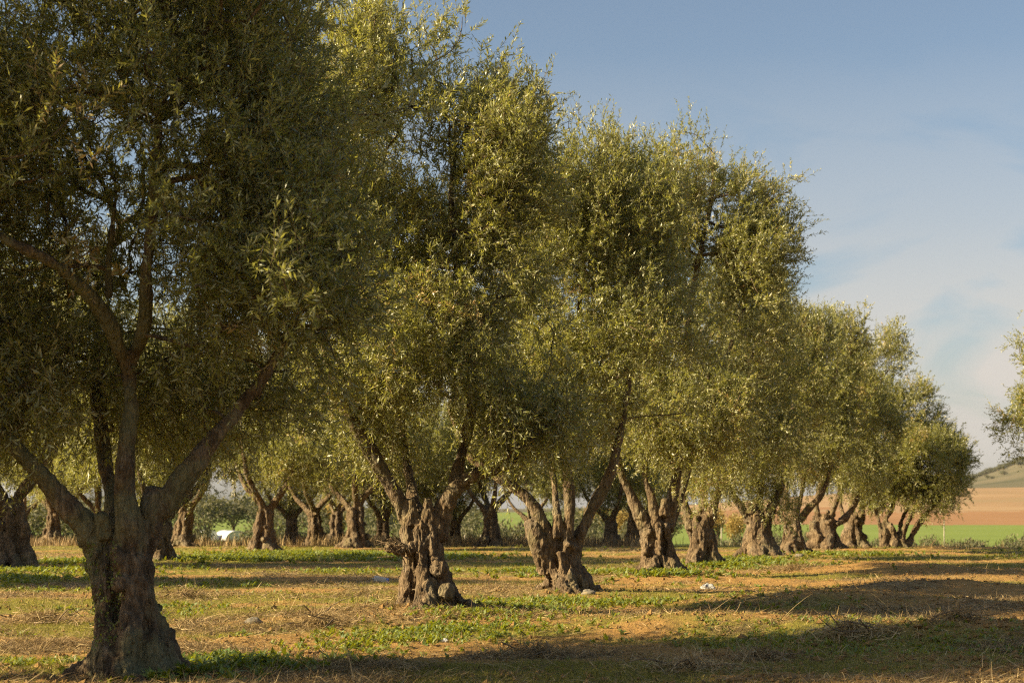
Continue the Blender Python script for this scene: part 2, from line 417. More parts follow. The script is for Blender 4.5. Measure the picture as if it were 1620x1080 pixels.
def relax(V, Q, it, lam=0.5):
    e = np.vstack([Q[:, [0, 1]], Q[:, [1, 2]], Q[:, [2, 3]], Q[:, [3, 0]]])
    for _ in range(it):
        s = np.zeros_like(V); c = np.zeros(len(V))
        for k in range(3):
            s[:, k] = np.bincount(e[:, 0], V[e[:, 1], k], len(V)) + np.bincount(e[:, 1], V[e[:, 0], k], len(V))
        c = np.bincount(e[:, 0], minlength=len(V)) + np.bincount(e[:, 1], minlength=len(V))
        V = V + lam * (s / np.maximum(c, 1)[:, None] - V)
    return V

def normals(V, Q):
    n = np.cross(V[Q[:, 2]] - V[Q[:, 0]], V[Q[:, 3]] - V[Q[:, 1]])
    r = np.zeros_like(V)
    for j in range(4):
        for k in range(3): r[:, k] += np.bincount(Q[:, j], n[:, k], len(V))
    return unit(r)

def olive(name, foot, trunk, limbs, blobs, clumps, seed, parts_root=None, voxel=0.02, twigs=18, nleaf=30, leaf=(0.068, 0.0075), spread=0.42,
          burls=14, strands=8, draw_twigs=True, sub=(), bark='bark', hang=0.25, slim=0.82, clear=(), tone=0.0, clr=.33):
    """trunk: [(x, y, z, r)] in metres from the foot; limbs: lists of [(x, y, z, r)]; blobs: crown ellipsoids (centre, radii, weight)"""
    rng = np.random.default_rng(seed)
    trunk = [(*t[:3], t[3] * slim * (1.12 - .22 * i_ / (len(trunk) - 1))) for i_, t in enumerate(trunk)]; limbs = [[(*q[:3], q[3] * (.70 if seed == 101 else .78)) for q in L] for L in limbs]; burls = int(burls * .7)
    root = empty(name, foot)
    acc = Acc(); samples = []                       # samples: owner, point, radius
    tp = catmull([t[:3] for t in trunk], 30); tr = np.interp(np.linspace(0, 1, 30), np.linspace(0, 1, len(trunk)), [t[3] for t in trunk])
    acc.add(*tube(tp, tr * 0.54, 14))
    for p, r in zip(tp, tr): samples.append((0, p, r))
    ht = tp[-1][2]
    ph = rng.uniform(0, 2 * pi); tw = rng.uniform(-0.9, 0.9)
    for k in range(strands):                        # twisted ropes of wood with deep furrows between them, flaring into roots
        t0 = rng.uniform(-0.02, 0.12); t1 = rng.uniform(0.72, 1.04)
        tt = np.linspace(t0, t1, 16)
        th = ph + k * 2 * pi / strands + rng.normal(0, 0.18) + tw * tt + 0.25 * np.sin(tt * rng.uniform(3, 8) + rng.uniform(0, 6))
        c = np.stack([np.interp(np.clip(tt, 0, 1), np.linspace(0, 1, 30), tp[:, j]) for j in range(3)], 1)
        rr = np.interp(np.clip(tt, 0, 1), np.linspace(0, 1, 30), tr)
        flare = 1 + 0.46 * np.exp(-np.maximum(tt, 0) * ht / 0.16) * rng.uniform(0.5, 1.2)
        off = rr * 0.74 * flare * (1 + 0.10 * np.sin(tt * rng.uniform(5, 11) + rng.uniform(0, 6)))
        P = c + np.stack([np.cos(th) * off, np.sin(th) * off, np.zeros_like(th)], 1)
        P[:, 2] += np.minimum(tt, 0) * 0.5 - 0.05 * (tt < 0.03)
        R = rr * rng.uniform(0.20, 0.40) * (1 + 0.20 * np.sin(tt * rng.uniform(8, 17) + rng.uniform(0, 6))) * (1 - 0.35 * np.clip(tt - 0.8, 0, 1) / 0.2)
        acc.add(*tube(P, R, 9))
    for k in range(6):                              # surface roots
        th = rng.uniform(0, 2 * pi); d = np.array([cos(th), sin(th), 0]); e = np.array([-sin(th), cos(th), 0]) * rng.normal(0, .3); r = tr[2]
        acc.add(*tube(catmull([tp[0] + d * r * .55 + [0, 0, .42], tp[0] + d * r * .95 + [0, 0, .20], tp[0] + (d + e * .4) * r * 1.4 + [0, 0, .11], tp[0] + (d + e) * r * 1.9 + [0, 0, -.03]], 9), np.linspace(.30, .13, 9) * r, 8))
    for k in range(burls):                          # burls and sawn knobs
        t = rng.uniform(0.05, 1.0); i = int(t * 29); th = rng.uniform(0, 2 * pi)
        d = np.array([cos(th), sin(th), rng.uniform(-0.2, 0.4)])
        p = tp[i] + d * tr[i] * rng.uniform(0.85, 1.05); r = tr[i] * rng.uniform(0.14, 0.30)
        acc.add(*tube(np.array([p - d * r, p - d * r * 0.5, p, p + d * r * 0.6, p + d * r * 0.9]), np.array([0.5, 0.95, 1.0, 0.7, 0.25]) * r, 9))
    LP = []
    for li, L in enumerate(limbs):
        n = max(10, int(14 * len(L) / 3)); P = catmull([q[:3] for q in L], n)
        R = np.interp(np.linspace(0, 1, n), np.linspace(0, 1, len(L)), [q[3] for q in L])
        P = P + 0.020 * np.stack([fbm(P * 2.2 + 5 * j, seed + j, 2) for j in range(3)], 1) * np.linspace(0.3, 1.6, n)[:, None]
        LP.append((P, R))
        acc.add(*tube(P, R * (1 + 0.10 * np.sin(np.linspace(0, rng.uniform(6, 14), n) + rng.uniform(0, 6))), 10))
        for p, r in zip(P, R): samples.append((li + 1, p, r))
        if R[0] > 0.07:
            for _ in range(2):                      # knobs along the limb
                i = rng.integers(2, n - 3); d = unit(rng.normal(size=3)); r = R[i] * rng.uniform(0.35, 0.6); p = P[i] + d * R[i] * 0.75
                acc.add(*tube(np.array([p - d * r, p, p + d * r * 0.8]), np.array([0.6, 1.0, 0.3]) * r, 8))
    for p in sub:                                   # stubs: (x, y, z, dx, dy, dz, r)
        a = np.array(p[:3]); d = np.array(p[3:6]); acc.add(*tube(np.array([a, a + d * 0.5, a + d * 0.85, a + d]), np.array([1.15, 1.0, 0.9, 0.75]) * p[6], 9))
    V, Q = remesh(acc, voxel)
    V = relax(V, Q, 1)
    N = normals(V, Q)
    sc = np.array([1, 1, 0.3])
    near = np.exp(-np.maximum(V[:, 2] - ht * 0.95, 0) / 0.25)             # rougher on the trunk than on the limbs
    rid = 1 - np.abs(fbm(V * sc * 9.0, seed + 50, 3)) * 2.2
    lump = fbm(V * 4.2, seed + 60, 2)
    amp = 0.36 + 0.64 * near
    rid2 = 1 - np.abs(fbm(V * np.array([1, 1, 0.16]) * 21.0, seed + 80, 2)) * 2.6
    bulge = fbm(V * np.array([1, 1, .8]) * 2.6, seed + 83, 2)
    V = V + N * (amp * (0.055 * bulge + 0.018 * lump + 0.026 * (rid - 0.5) + 0.014 * (rid2 - .4) + 0.010 * np.abs(fbm(V * np.array([1, 1, .4]) * 38.0, seed + 88, 2)) + 0.018 * fbm(V * np.array([1, 1, 0.55]) * 24.0, seed + 70, 2)))[:, None]
    ids = np.array([s[0] for s in samples]); SP = np.array([s[1] for s in samples]); SR = np.array([s[2] for s in samples])
    C = V[Q].mean(1); own = np.empty(len(C), int)
    for a in range(0, len(C), 4000):
        d = np.linalg.norm(C[a:a + 4000, None, :] - SP[None], axis=2) - SR[None]
        own[a:a + 4000] = ids[d.argmin(1)]
    limb_ob = {}
    for k in range(len(limbs) + 1):
        f = Q[own == k]
        if not len(f): continue
        u, inv = np.unique(f, return_inverse=True)
        o = mesh_np('trunk' if k == 0 else 'limb', V[u], [inv.reshape(f.shape)], M[bark], True, parent=root)
        if k: limb_ob[k] = o
        # normals of the whole surface, so that trunk and limbs join without a seam
        o.data.normals_split_custom_set_from_vertices(normals(V, Q)[u].astype(np.float32).tolist())
    CLR = np.array([q for c_, f0, f1 in clear for q in LP[c_][0][int(f0 * len(LP[c_][0])):int(f1 * len(LP[c_][0]))]])
    # ---- crown: clump centres, then branches that reach them from the limbs
    pts = []; bl = [(np.array(c), np.array(r), wgt) for c, r, wgt in blobs]; tot = sum(b[2] for b in bl)
    for c, r, wgt in bl:
        want = int(round(clumps * wgt / tot)); got = 0; tries = 0; dmin = 0.62 * (4.19 * r.prod() / max(want, 1)) ** (1 / 3)
        while got < want and tries < want * 60:
            tries += 1
            d = unit(rng.normal(size=3)); rad = rng.uniform(0.12, 1) ** 0.42
            lim = 0.84 + 0.62 * float(fbm((d * 2.3 + c)[None] * 1.0, seed + 90, 3)[0])
            p = c + d * r * rad * lim
            if p[2] < 0.75: continue
            if rad > .45 and float(fbm((p * 0.85 + 31.0)[None], seed + 95, 2)[0]) < -0.13: continue
            if len(CLR) and rng.uniform() < .97 and np.any((np.hypot(CLR[:, 0] - p[0], CLR[:, 2] - p[2]) < clr) & (p[1] < CLR[:, 1] + .15)): continue
            if pts and np.min(np.linalg.norm(np.array(pts[-120:]) - p, axis=1)) < dmin: continue
            pts.append(p); got += 1
    pts = np.array(pts)
    nodes = []; par = []; plen = []
    for P, R in LP:
        s = len(P) // 3 if len(P) > 8 else 0
        for i in range(s, len(P)):
            nodes.append(P[i]); par.append(-1 if i == s else len(nodes) - 2); plen.append(0.0)
    nl = len(nodes); nodes = [np.array(q) for q in nodes]
    na = np.array(nodes)
    order = np.argsort([np.min(np.linalg.norm(na - p, axis=1)) for p in pts])
    NB = np.zeros((nl + len(pts) * 14, 3)); NB[:nl] = na; NL = np.zeros(len(NB)); cnt = nl
    parent = np.full(len(NB), -1); parent[:nl] = par
    paths = []
    for oi in order:
        p = pts[oi]
        d = np.linalg.norm(NB[:cnt] - p, axis=1); up = np.maximum(NB[:cnt, 2] - p[2], 0)
        j = int(np.argmin(d + 0.22 * NL[:cnt] + 0.5 * up))
        a = NB[j]; L = np.linalg.norm(p - a)
        pj = parent[j]; td = unit(a - NB[pj]) if pj >= 0 else unit(p - a)
        m = int(np.clip(L / 0.16, 3, 12)); t = np.linspace(0, 1, m + 1)[:, None]
        c1 = a + (unit(p - a) * 0.55 + td * 0.35 + rng.normal(0, 0.16, 3)) * L * 0.42
        c2 = p - (unit(p - a) * 0.55 + np.array([0, 0, 0.45]) + rng.normal(0, 0.2, 3)) * L * 0.30
        P = (1 - t) ** 3 * a + 3 * (1 - t) ** 2 * t * c1 + 3 * (1 - t) * t * t * c2 + t ** 3 * p
        idx = [j]
        for q in range(1, m + 1):
            NB[cnt] = P[q]; parent[cnt] = idx[-1]; NL[cnt] = NL[idx[-1]] + L / m; idx.append(cnt); cnt += 1
        paths.append((idx, P))
    load = np.zeros(cnt)
    for idx, P in paths: load[idx[-1]] += 1
    for q in range(cnt - 1, nl - 1, -1): load[parent[q]] += load[q]
    rad = 0.0062 * np.maximum(load, 0.6) ** 0.46
    owner = np.zeros(cnt, int); q0 = 0
    for li, (P, R) in enumerate(LP):
        k_ = len(P) - (len(P) // 3 if len(P) > 8 else 0); owner[q0:q0 + k_] = li; q0 += k_
    for q in range(nl, cnt): owner[q] = owner[parent[q]]
    brs = [Acc() for _ in LP]
    for idx, P in paths:
        R = rad[idx].copy(); R[0] = min(R[1] * 1.15, max(R[0], R[1])); R[-1] *= 0.6
        brs[owner[idx[-1]]].add(*tube(P, R, 6 if R[0] > 0.012 else 4, cap=False))
    # ---- twigs and leaves
    S = []; D = []; Ln = []; CT = []; OW = []
    cc = sum(b[0] * b[2] for b in bl) / tot
    for idx, P in paths:
        n = max(3, int(rng.normal(twigs, twigs * 0.22))); ct = rng.uniform(0, 1) + tone if rng.uniform() > .035 else 2.0
        k = rng.uniform(0.35, 1.0, n) ** 0.7 * (len(P) - 1); i0 = np.minimum(k.astype(int), len(P) - 2); f = (k - i0)[:, None]
        s = P[i0] * (1 - f) + P[i0 + 1] * f
        out = unit(s - cc + rng.normal(0, 0.15, (n, 3)))
        end = unit(P[-1] - P[-2])
        low = np.clip((cc[2] - .4 - P[-1][2]) / 1.6, 0, 1); droop = (rng.uniform(0, 1, n) < hang + .2 * low)[:, None]
        d = unit(out * 0.55 + end * 0.35 + np.array([0, 0, 0.42]) + rng.normal(0, 0.55, (n, 3)))
        d = np.where(droop, unit(out * 0.7 + np.array([0, 0, -0.55]) + rng.normal(0, 0.45, (n, 3))), d)
        s = s + rng.normal(0, spread * 0.35, (n, 3))
        S.append(s); D.append(d); Ln.append(rng.uniform(0.16, 0.46, n) * (0.75 + 0.5 * rng.uniform() + .35 * low)); CT.append(np.full(n, ct)); OW.append(np.full(n, owner[idx[-1]]))
        q = rng.poisson(2.0)
        if q:
            S.append(np.repeat(P[-1:], q, 0) + rng.normal(0, .08, (q, 3))); D.append(unit(unit(P[-1:] - cc) * .45 + np.array([0, 0, .75]) + rng.normal(0, .28, (q, 3)))); Ln.append(rng.uniform(.35, .75, q)); CT.append(np.full(q, ct)); OW.append(np.full(q, owner[idx[-1]]))
    S = np.concatenate(S); D = np.concatenate(D); Ln = np.concatenate(Ln); CT = np.concatenate(CT); OW = np.concatenate(OW); n = len(S)
    CV = rng.normal(0, 0.10, (n, 3)) * Ln[:, None] + np.array([0, 0, -0.10]) * Ln[:, None]
    if draw_twigs:
        tq = np.linspace(0, 1, 4)
        ax = unit(np.cross(D, rng.normal(size=(n, 3)))); bx = np.cross(D, ax)
        rings = []
        for q, t in enumerate(tq):
            c = S + D * (Ln * t)[:, None] + CV * t * t; r = 0.0032 * (1 - 0.75 * t)
            for g in range(3): rings.append(c + r * (cos(g * 2.094) * ax + sin(g * 2.094) * bx))
        TV = np.stack(rings, 1)                     # n, 12, 3
        b = np.arange(n)[:, None] * 12; fs = []
        for q in range(3):
            for g in range(3): fs.append(b + np.array([q * 3 + g, q * 3 + (g + 1) % 3, q * 3 + 3 + (g + 1) % 3, q * 3 + 3 + g]))
        for li in range(len(LP)):
            sel = np.nonzero(OW == li)[0]
            if not len(sel): continue
            bb = np.arange(len(sel))[:, None] * 12
            brs[li].add(TV[sel].reshape(-1, 3), np.concatenate([f[:len(sel)] for f in fs]))
    for li, A_ in enumerate(brs):
        if A_.n: A_.build('branch', M['twig'], limb_ob.get(li + 1, root))
    m = nleaf
    t = (np.arange(m) + 0.6) / m
    t = np.broadcast_to(t, (n, m)) + rng.uniform(-0.4, 0.4, (n, m)) / m
    pos = S[:, None] + D[:, None] * (Ln[:, None] * t)[..., None] + CV[:, None] * (t * t)[..., None]
    tan = unit(D[:, None] * Ln[:, None, None] + 2 * CV[:, None] * t[..., None])
    ax = unit(np.cross(D, rng.normal(size=(n, 3))))[:, None]; bx = np.cross(tan, ax)
    phi = np.arange(m) * pi + (np.arange(m) // 2) * (pi / 2); phi = phi[None] + rng.normal(0, 0.5, (n, m))
    side = np.cos(phi)[..., None] * ax + np.sin(phi)[..., None] * bx
    op = rng.uniform(0.45, 1.15, (n, m))[..., None]
    ld = unit(tan * np.cos(op) + side * np.sin(op) + rng.normal(0, 0.12, (n, m, 3)) + np.array([0, 0, 0.05]))
    nr = unit(tan - ld * (tan * ld).sum(-1, keepdims=True) + rng.normal(0, 0.55, (n, m, 3)) + np.array([0, 0, 0.25]))
    wv = unit(np.cross(ld, nr))
    sz = (rng.uniform(0.5, 1.3, (n, m)) * (1 - 0.35 * t ** 3))[..., None]
    l = leaf[0] * sz; wd = leaf[1] * sz * rng.uniform(0.8, 1.2, (n, m))[..., None]
    bend = nr * l * 0.06
    Vl = np.stack([pos, pos + ld * l * 0.46 - wv * wd + bend, pos + ld * l, pos + ld * l * 0.46 + wv * wd + bend], 2).reshape(-1, 3)
    # order so that the face normal is on the upper side of the leaf
    nf = n * m; Fl = np.arange(nf * 4).reshape(-1, 4)
    fn = np.cross(Vl[Fl[:, 1]] - Vl[Fl[:, 0]], Vl[Fl[:, 3]] - Vl[Fl[:, 0]]); bad = (fn * nr.reshape(-1, 3)).sum(1) < 0
    Fl[bad] = Fl[bad][:, ::-1]
    tint = np.clip(0.42 * CT[:, None] + 0.62 * rng.uniform(0, 1, (n, m)) ** 1.3, 0, 1).ravel()
    mesh_np('crown', Vl, [Fl], M['leaf'], False, attr={'tint': ('FACE', tint)}, parent=root)
    return root

def rel(foot, pts, Y):
    """photo pixels (px, py, depth offset, radius) -> metres from the foot"""
    r = []
    for px, py, dy, rad in pts:
        p = at(px, py, Y + dy) - foot; r.append((*p, rad))
    return r
def relblob(foot, Y, px, py, rx, rz, ry, wgt, dy=0.0):
    c = at(px, py, Y + dy) - foot; s = F / Y
    return (tuple(c), (rx / s, ry, rz / s), wgt)

G_ROW = 'olive trees in the front row'
def row_tree(i, trunk, limbs, blobs, label, **k):
    px, py, Y = ROW[i]; foot = FEET[i].copy()
    t = [(0, 0, -0.12, trunk[0][3] * 1.02)] + rel(foot, trunk, Y)
    r = olive('olive_tree', foot, t, [rel(foot, L, Y) for L in limbs], [relblob(foot, Y, *b) for b in blobs],
              sub=[(*((at(a, b, Y + c) - foot)), *d, e) for a, b, c, d, e in k.pop('stubs', ())], **k)
    return tag(r, label, 'tree', G_ROW)

row_tree(0, [(213, 1050, 0, 0.40), (207, 1000, 0, 0.355), (197, 930, 0, 0.32), (188, 880, 0, 0.33), (186, 850, 0, 0.30)],
    [[(165, 880, 0, .17), (140, 840, -.05, .15), (105, 800, -.1, .135), (60, 745, -.2, .115), (5, 690, -.3, .10), (-90, 600, -.5, .08), (-170, 480, -.7, .05)],
     [(205, 880, -.05, .17), (204, 830, -.1, .145), (198, 780, -.1, .115), (200, 720, -.1, .105), (209, 650, -.05, .10), (206, 585, 0, .095), (225, 530, -.15, .08), (233, 430, -.4, .072), (240, 320, -.5, .055), (250, 180, -.5, .035)],
     [(208, 600, 0, .08), (190, 555, -.15, .085), (160, 490, -.4, .08), (90, 420, -.7, .068), (10, 378, -.9, .05), (-80, 340, -1.0, .04)],
     [(215, 880, .05, .17), (245, 825, .08, .15), (285, 765, .1, .125), (330, 705, .15, .11), (380, 645, .25, .095), (440, 560, .4, .075), (490, 450, .5, .055)],
     [(190, 870, .2, .14), (180, 800, .5, .10), (160, 700, .9, .085), (150, 560, 1.3, .065), (160, 400, 1.5, .045)],
     [(172, 470, -.14, .05), (172, 410, -.2, .045), (180, 330, -.3, .035)]],
    [(170, 120, 400, 500, 2.3, 1.0), (410, 420, 190, 270, 1.6, 0.34), (-60, 420, 250, 300, 1.6, 0.25), (330, 20, 190, 260, 1.5, .16), (120, 600, 330, 120, 1.6, .26, 1.0)],
    'large dark olive tree nearest the camera, thick mossy trunk splitting into three limbs',
    clumps=800, seed=101, clr=.52, tone=-.40, voxel=0.014, twigs=16, nleaf=25, leaf=(.080, .0082), burls=30, strands=7, hang=.3, bark='mossy', slim=.80, clear=((1, .3, .9), (2, 0, .8), (3, .3, .7)),  # tone darkens the leaf colour to stand in for shade on this crown
    stubs=[(232, 840, .05, (.06, 0, .36), .085), (166, 850, -.1, (-.03, -.05, .2), .06)])
# small-leaved creeper on the shaded front of the nearest trunk
_t = [o for o in bpy.data.objects if o.name == 'trunk'][0]; _n = len(_t.data.vertices); _v = np.empty(_n * 3, np.float32); _t.data.vertices.foreach_get('co', _v); _v = _v.reshape(-1, 3).astype(float)
_nn = np.empty(_n * 3, np.float32); _t.data.vertices.foreach_get('normal', _nn); _nn = _nn.reshape(-1, 3).astype(float); _r = np.random.default_rng(8)
_m = np.nonzero((_v[:, 2] > .2) & (_v[:, 2] < 1.08) & (_nn[:, 1] < -.15) & (_v[:, 0] + .22 * (_v[:, 2] - .6) < -.0) & (fbm(_v * np.array([6, 6, 2.4]), 4, 3) > .02))[0]
_m = _r.choice(_m, min(560, len(_m)), replace=False); _p = _v[_m] + _nn[_m] * _r.uniform(.0, .035, (len(_m), 1))
_a = unit(_r.normal(size=(len(_m), 3)) + np.array([0, -.4, .2])); _b = unit(np.cross(_a, _nn[_m] + _r.normal(0, .4, (len(_m), 3)))); _s = _r.uniform(.016, .04, (len(_m), 1))
_V = np.stack([_p, _p + _a * _s * .5 - _b * _s * .3, _p + _a * _s, _p + _a * _s * .5 + _b * _s * .3], 1).reshape(-1, 3)
mesh_np('creeper', _V, [np.arange(len(_V)).reshape(-1, 4)], M['weed'], attr={'tint': ('FACE', _r.uniform(0.1, .7, len(_m)))}, parent=_t.parent)
row_tree(1, [(680, 950, 0, 0.40), (678, 915, 0, 0.375), (672, 880, 0, 0.30), (665, 840, 0, 0.29), (664, 812, 0, 0.27)],
    [[(662, 860, 0, .15), (645, 825, -.05, .135), (625, 780, -.1, .12), (587, 715, -.2, .105), (555, 655, -.3, .09), (520, 570, -.5, .07), (490, 450, -.6, .045)],
     [(688, 850, 0, .16), (700, 805, 0, .14), (722, 770, -.05, .125), (760, 748, -.1, .11), (800, 735, .1, .09), (835, 690, .4, .07), (860, 600, .6, .05)],
     [(712, 785, 0, .11), (728, 730, .1, .10), (740, 680, .15, .092), (748, 620, .2, .08), (735, 500, .3, .065), (715, 350, .4, .045), (720, 220, .4, .03)],
     [(660, 840, .1, .12), (650, 770, .5, .09), (630, 640, .9, .075), (610, 450, 1.1, .055), (590, 300, 1.1, .04), (580, 180, 1.0, .03)],
     [(600, 330, 1.0, .04), (610, 240, .8, .035), (650, 190, .6, .028), (690, 130, .5, .02)]],
    [(652, 330, 228, 345, 1.9, 1.0), (754, 238, 126, 190, 1.5, .32), (545, 340, 150, 250, 1.6, .30), (590, 130, 115, 150, 1.4, .15), (660, 562, 215, 105, 1.6, .38, -.3), (612, 680, 80, 58, 1.2, .10, .6), (810, 655, 105, 70, 1.1, .16, -.2)],
    'olive tree with a swollen pale burl base and forked limbs, second in the front row',
    clumps=780, seed=202, tone=-.04, clear=((0, .3, .65), (2, 0, .5), (4, .2, 1)), voxel=0.016, twigs=15, nleaf=25, leaf=(.078, .0088), burls=20, strands=8,
    stubs=[(652, 830, -.1, (-.02, 0, .32), .075), (676, 825, -.1, (.0, 0, .30), .07), (640, 870, -.2, (-.22, -.05, .05), .06)])
row_tree(2, [(900, 925, 0, 0.44), (893, 900, 0, 0.40), (888, 870, 0, 0.36), (890, 850, 0, 0.30)],
    [[(880, 885, 0, .16), (862, 840, -.05, .15), (845, 800, -.1, .135), (815, 772, -.15, .12), (785, 750, -.2, .10), (740, 715, -.3, .08), (710, 640, -.4, .05)],
     [(893, 880, -.05, .14), (901, 830, -.1, .115), (901, 780, -.1, .10), (897, 730, -.1, .095), (905, 650, 0, .08), (915, 520, .1, .06), (925, 380, .2, .04)],
     [(905, 880, .05, .16), (922, 835, .05, .13), (942, 795, .1, .115), (965, 750, .15, .10), (985, 670, .2, .085), (1000, 560, .3, .065), (1010, 420, .4, .045)],
     [(890, 870, .2, .12), (880, 800, .6, .08), (870, 680, 1.0, .06), (860, 500, 1.2, .04)],
     [(866, 905, -.05, .19), (856, 875, -.1, .18), (846, 845, -.1, .15), (842, 828, -.1, .12)]],
    [(920, 475, 222, 255, 2.1, 1.0), (1000, 335, 95, 110, 1.3, .18), (912, 335, 105, 130, 1.5, .26), (890, 612, 170, 100, 1.8, .40, -.5)],
    'olive tree with a sawn stump and dark split trunk, third in the front row',
    clumps=700, seed=303, slim=.70, tone=.04, clear=((2, .4, .65), (1, .4, .6)), voxel=0.018, twigs=15, nleaf=24, leaf=(.078, .0095), burls=14, strands=8,
    stubs=[(884, 850, -.1, (-.02, 0, .36), .085), (846, 845, 0, (-.08, 0, .22), .11)])
row_tree(3, [(1044, 900, 0, 0.42), (1041, 875, 0, 0.38), (1040, 845, 0, 0.36), (1040, 825, 0, 0.34)],
    [[(1025, 840, 0, .16), (1008, 805, -.05, .14), (992, 770, -.1, .11), (978, 735, -.2, .09), (960, 650, -.4, .06)],
     [(1040, 835, -.05, .12), (1030, 785, -.1, .10), (1020, 745, -.1, .085), (1025, 650, -.1, .06), (1040, 500, 0, .045)],
     [(1055, 840, .05, .17), (1064, 790, .05, .14), (1075, 720, .1, .12), (1072, 640, .15, .10), (1090, 500, .25, .08), (1105, 410, .3, .065), (1125, 320, .3, .05), (1130, 250, .3, .03)],
     [(1060, 830, .2, .12), (1090, 740, .6, .09), (1130, 620, .8, .07), (1180, 480, .9, .045)]],
    [(1088, 475, 176, 268, 2.1, 1.0), (1192, 380, 66, 105, 1.3, .20), (1060, 330, 110, 130, 1.4, .2), (1070, 645, 150, 92, 1.8, .42, -.5)],
    'tall bright olive tree whose pale lumpy trunk forks low, fourth in the front row',
    clumps=690, seed=404, tone=.10, clear=((2, .6, 1),), voxel=0.02, twigs=15, nleaf=24, leaf=(.080, .0102), burls=16, strands=8,
    stubs=[(1050, 815, -.1, (.03, 0, .32), .10)])
row_tree(4, [(1111, 888, 0, 0.43), (1110, 860, 0, 0.39), (1106, 835, 0, 0.36), (1105, 815, 0, 0.34)],
    [[(1095, 835, 0, .16), (1084, 800, 0, .13), (1076, 760, 0, .10), (1072, 690, 0, .07)],
     [(1110, 830, 0, .15), (1113, 790, 0, .12), (1112, 740, .1, .10), (1120, 650, .2, .07), (1140, 520, .3, .045)],
     [(1120, 830, 0, .16), (1130, 795, -.1, .13), (1142, 765, -.2, .11), (1165, 730, -.4, .085), (1200, 640, -.5, .05)]],
    [(1155, 565, 120, 200, 2.0, 1.0), (1150, 706, 112, 75, 1.7, .36, -.5)],
    'olive tree with squat dark trunk half behind its taller neighbour, fifth in the front row',
    clumps=460, seed=505, tone=.06, voxel=0.023, twigs=14, nleaf=22, leaf=(.084, .011), burls=12, strands=7)
row_tree(5, [(1200, 875, 0, 0.50), (1198, 850, 0, 0.42), (1196, 825, 0, 0.38), (1196, 808, 0, 0.38)],
    [[(1184, 825, 0, .15), (1172, 800, 0, .12), (1160, 783, 0, .10), (1148, 750, -.1, .075), (1135, 690, -.2, .05)],
     [(1198, 820, 0, .14), (1202, 790, .1, .12), (1204, 760, .2, .10), (1210, 680, .3, .06)],
     [(1210, 825, 0, .17), (1222, 800, -.1, .14), (1235, 772, -.1, .12), (1244, 740, -.1, .10), (1250, 650, -.1, .06)]],
    [(1225, 635, 100, 160, 2.0, 1.0), (1285, 540, 40, 70, 1.0, .12), (1210, 722, 88, 50, 1.7, .3, -.5)],
    'olive tree with broad ridged trunk and spreading knuckled head, sixth in the front row',
    clumps=450, seed=606, tone=.10, slim=.85, voxel=0.025, twigs=14, nleaf=20, leaf=(.088, .012), burls=14, strands=8,
    stubs=[(1188, 812, -.1, (-.02, 0, .25), .09)])
row_tree(6, [(1254, 870, 0, 0.48), (1254, 850, 0, 0.40), (1254, 830, 0, 0.31), (1254, 815, 0, 0.30)],
    [[(1250, 825, 0, .16), (1244, 795, 0, .14), (1241, 765, 0, .12), (1243, 720, 0, .09), (1250, 640, 0, .055)],
     [(1262, 828, 0, .15), (1280, 803, -.05, .13), (1298, 785, -.1, .11), (1310, 755, -.15, .09), (1318, 700, -.2, .065), (1325, 620, -.2, .045)],
     [(1256, 825, .1, .13), (1268, 780, .5, .09), (1275, 700, .8, .06)]],
    [(1290, 620, 85, 130, 2.0, 1.0), (1330, 540, 40, 55, 1.0, .12), (1285, 715, 78, 52, 1.7, .3, -.5)],
    'olive tree on pale bottle shaped trunk with upright sawn stub, seventh in front row',
    clumps=410, seed=707, tone=.14, slim=.85, voxel=0.026, twigs=14, nleaf=19, leaf=(.092, .013), burls=10, strands=7,
    stubs=[(1258, 815, -.15, (.03, 0, .50), .13)])
row_tree(7, [(1305, 862, 0, 0.56), (1305, 845, 0, 0.52), (1304, 825, 0, 0.48), (1305, 812, 0, 0.42)],
    [[(1295, 825, 0, .16), (1292, 795, 0, .12), (1300, 760, 0, .09), (1305, 690, 0, .05)],
     [(1312, 825, 0, .15), (1322, 795, -.1, .11), (1335, 760, -.1, .085), (1350, 690, -.2, .05)],
     [(1322, 830, 0, .17), (1340, 815, .1, .13), (1355, 790, .2, .10), (1372, 740, .3, .06)]],
    [(1345, 655, 78, 120, 2.0, 1.0), (1410, 560, 30, 42, .9, .09), (1335, 735, 68, 46, 1.7, .3, -.5)],
    'olive tree with wide knobbly hollowed trunk and pale roots, eighth in the front row',
    clumps=390, seed=808, tone=.12, slim=.85, voxel=0.032, twigs=15, nleaf=18, leaf=(.094, .0135), burls=18, strands=7)
row_tree(8, [(1351, 863, 0, 0.52), (1351, 845, 0, 0.48), (1352, 828, 0, 0.44), (1354, 810, 0, 0.40)],
    [[(1345, 825, 0, .18), (1350, 790, 0, .14), (1360, 750, 0, .10), (1370, 690, 0, .05)],
     [(1362, 825, 0, .18), (1366, 790, .1, .14), (1385, 740, .2, .09), (1400, 690, .3, .05)],
     [(1340, 830, 0, .12), (1330, 800, .3, .09), (1325, 750, .5, .06)]],
    [(1400, 690, 78, 95, 2.0, 1.0), (1455, 655, 35, 50, 1.0, .14), (1385, 760, 60, 40, 1.6, .28, -.4)],
    'olive tree with a lumpy pale trunk standing second from the end of the front row',
    clumps=330, seed=909, tone=.16, slim=.85, voxel=0.032, twigs=15, nleaf=18, leaf=(.094, .0135), burls=16, strands=7)
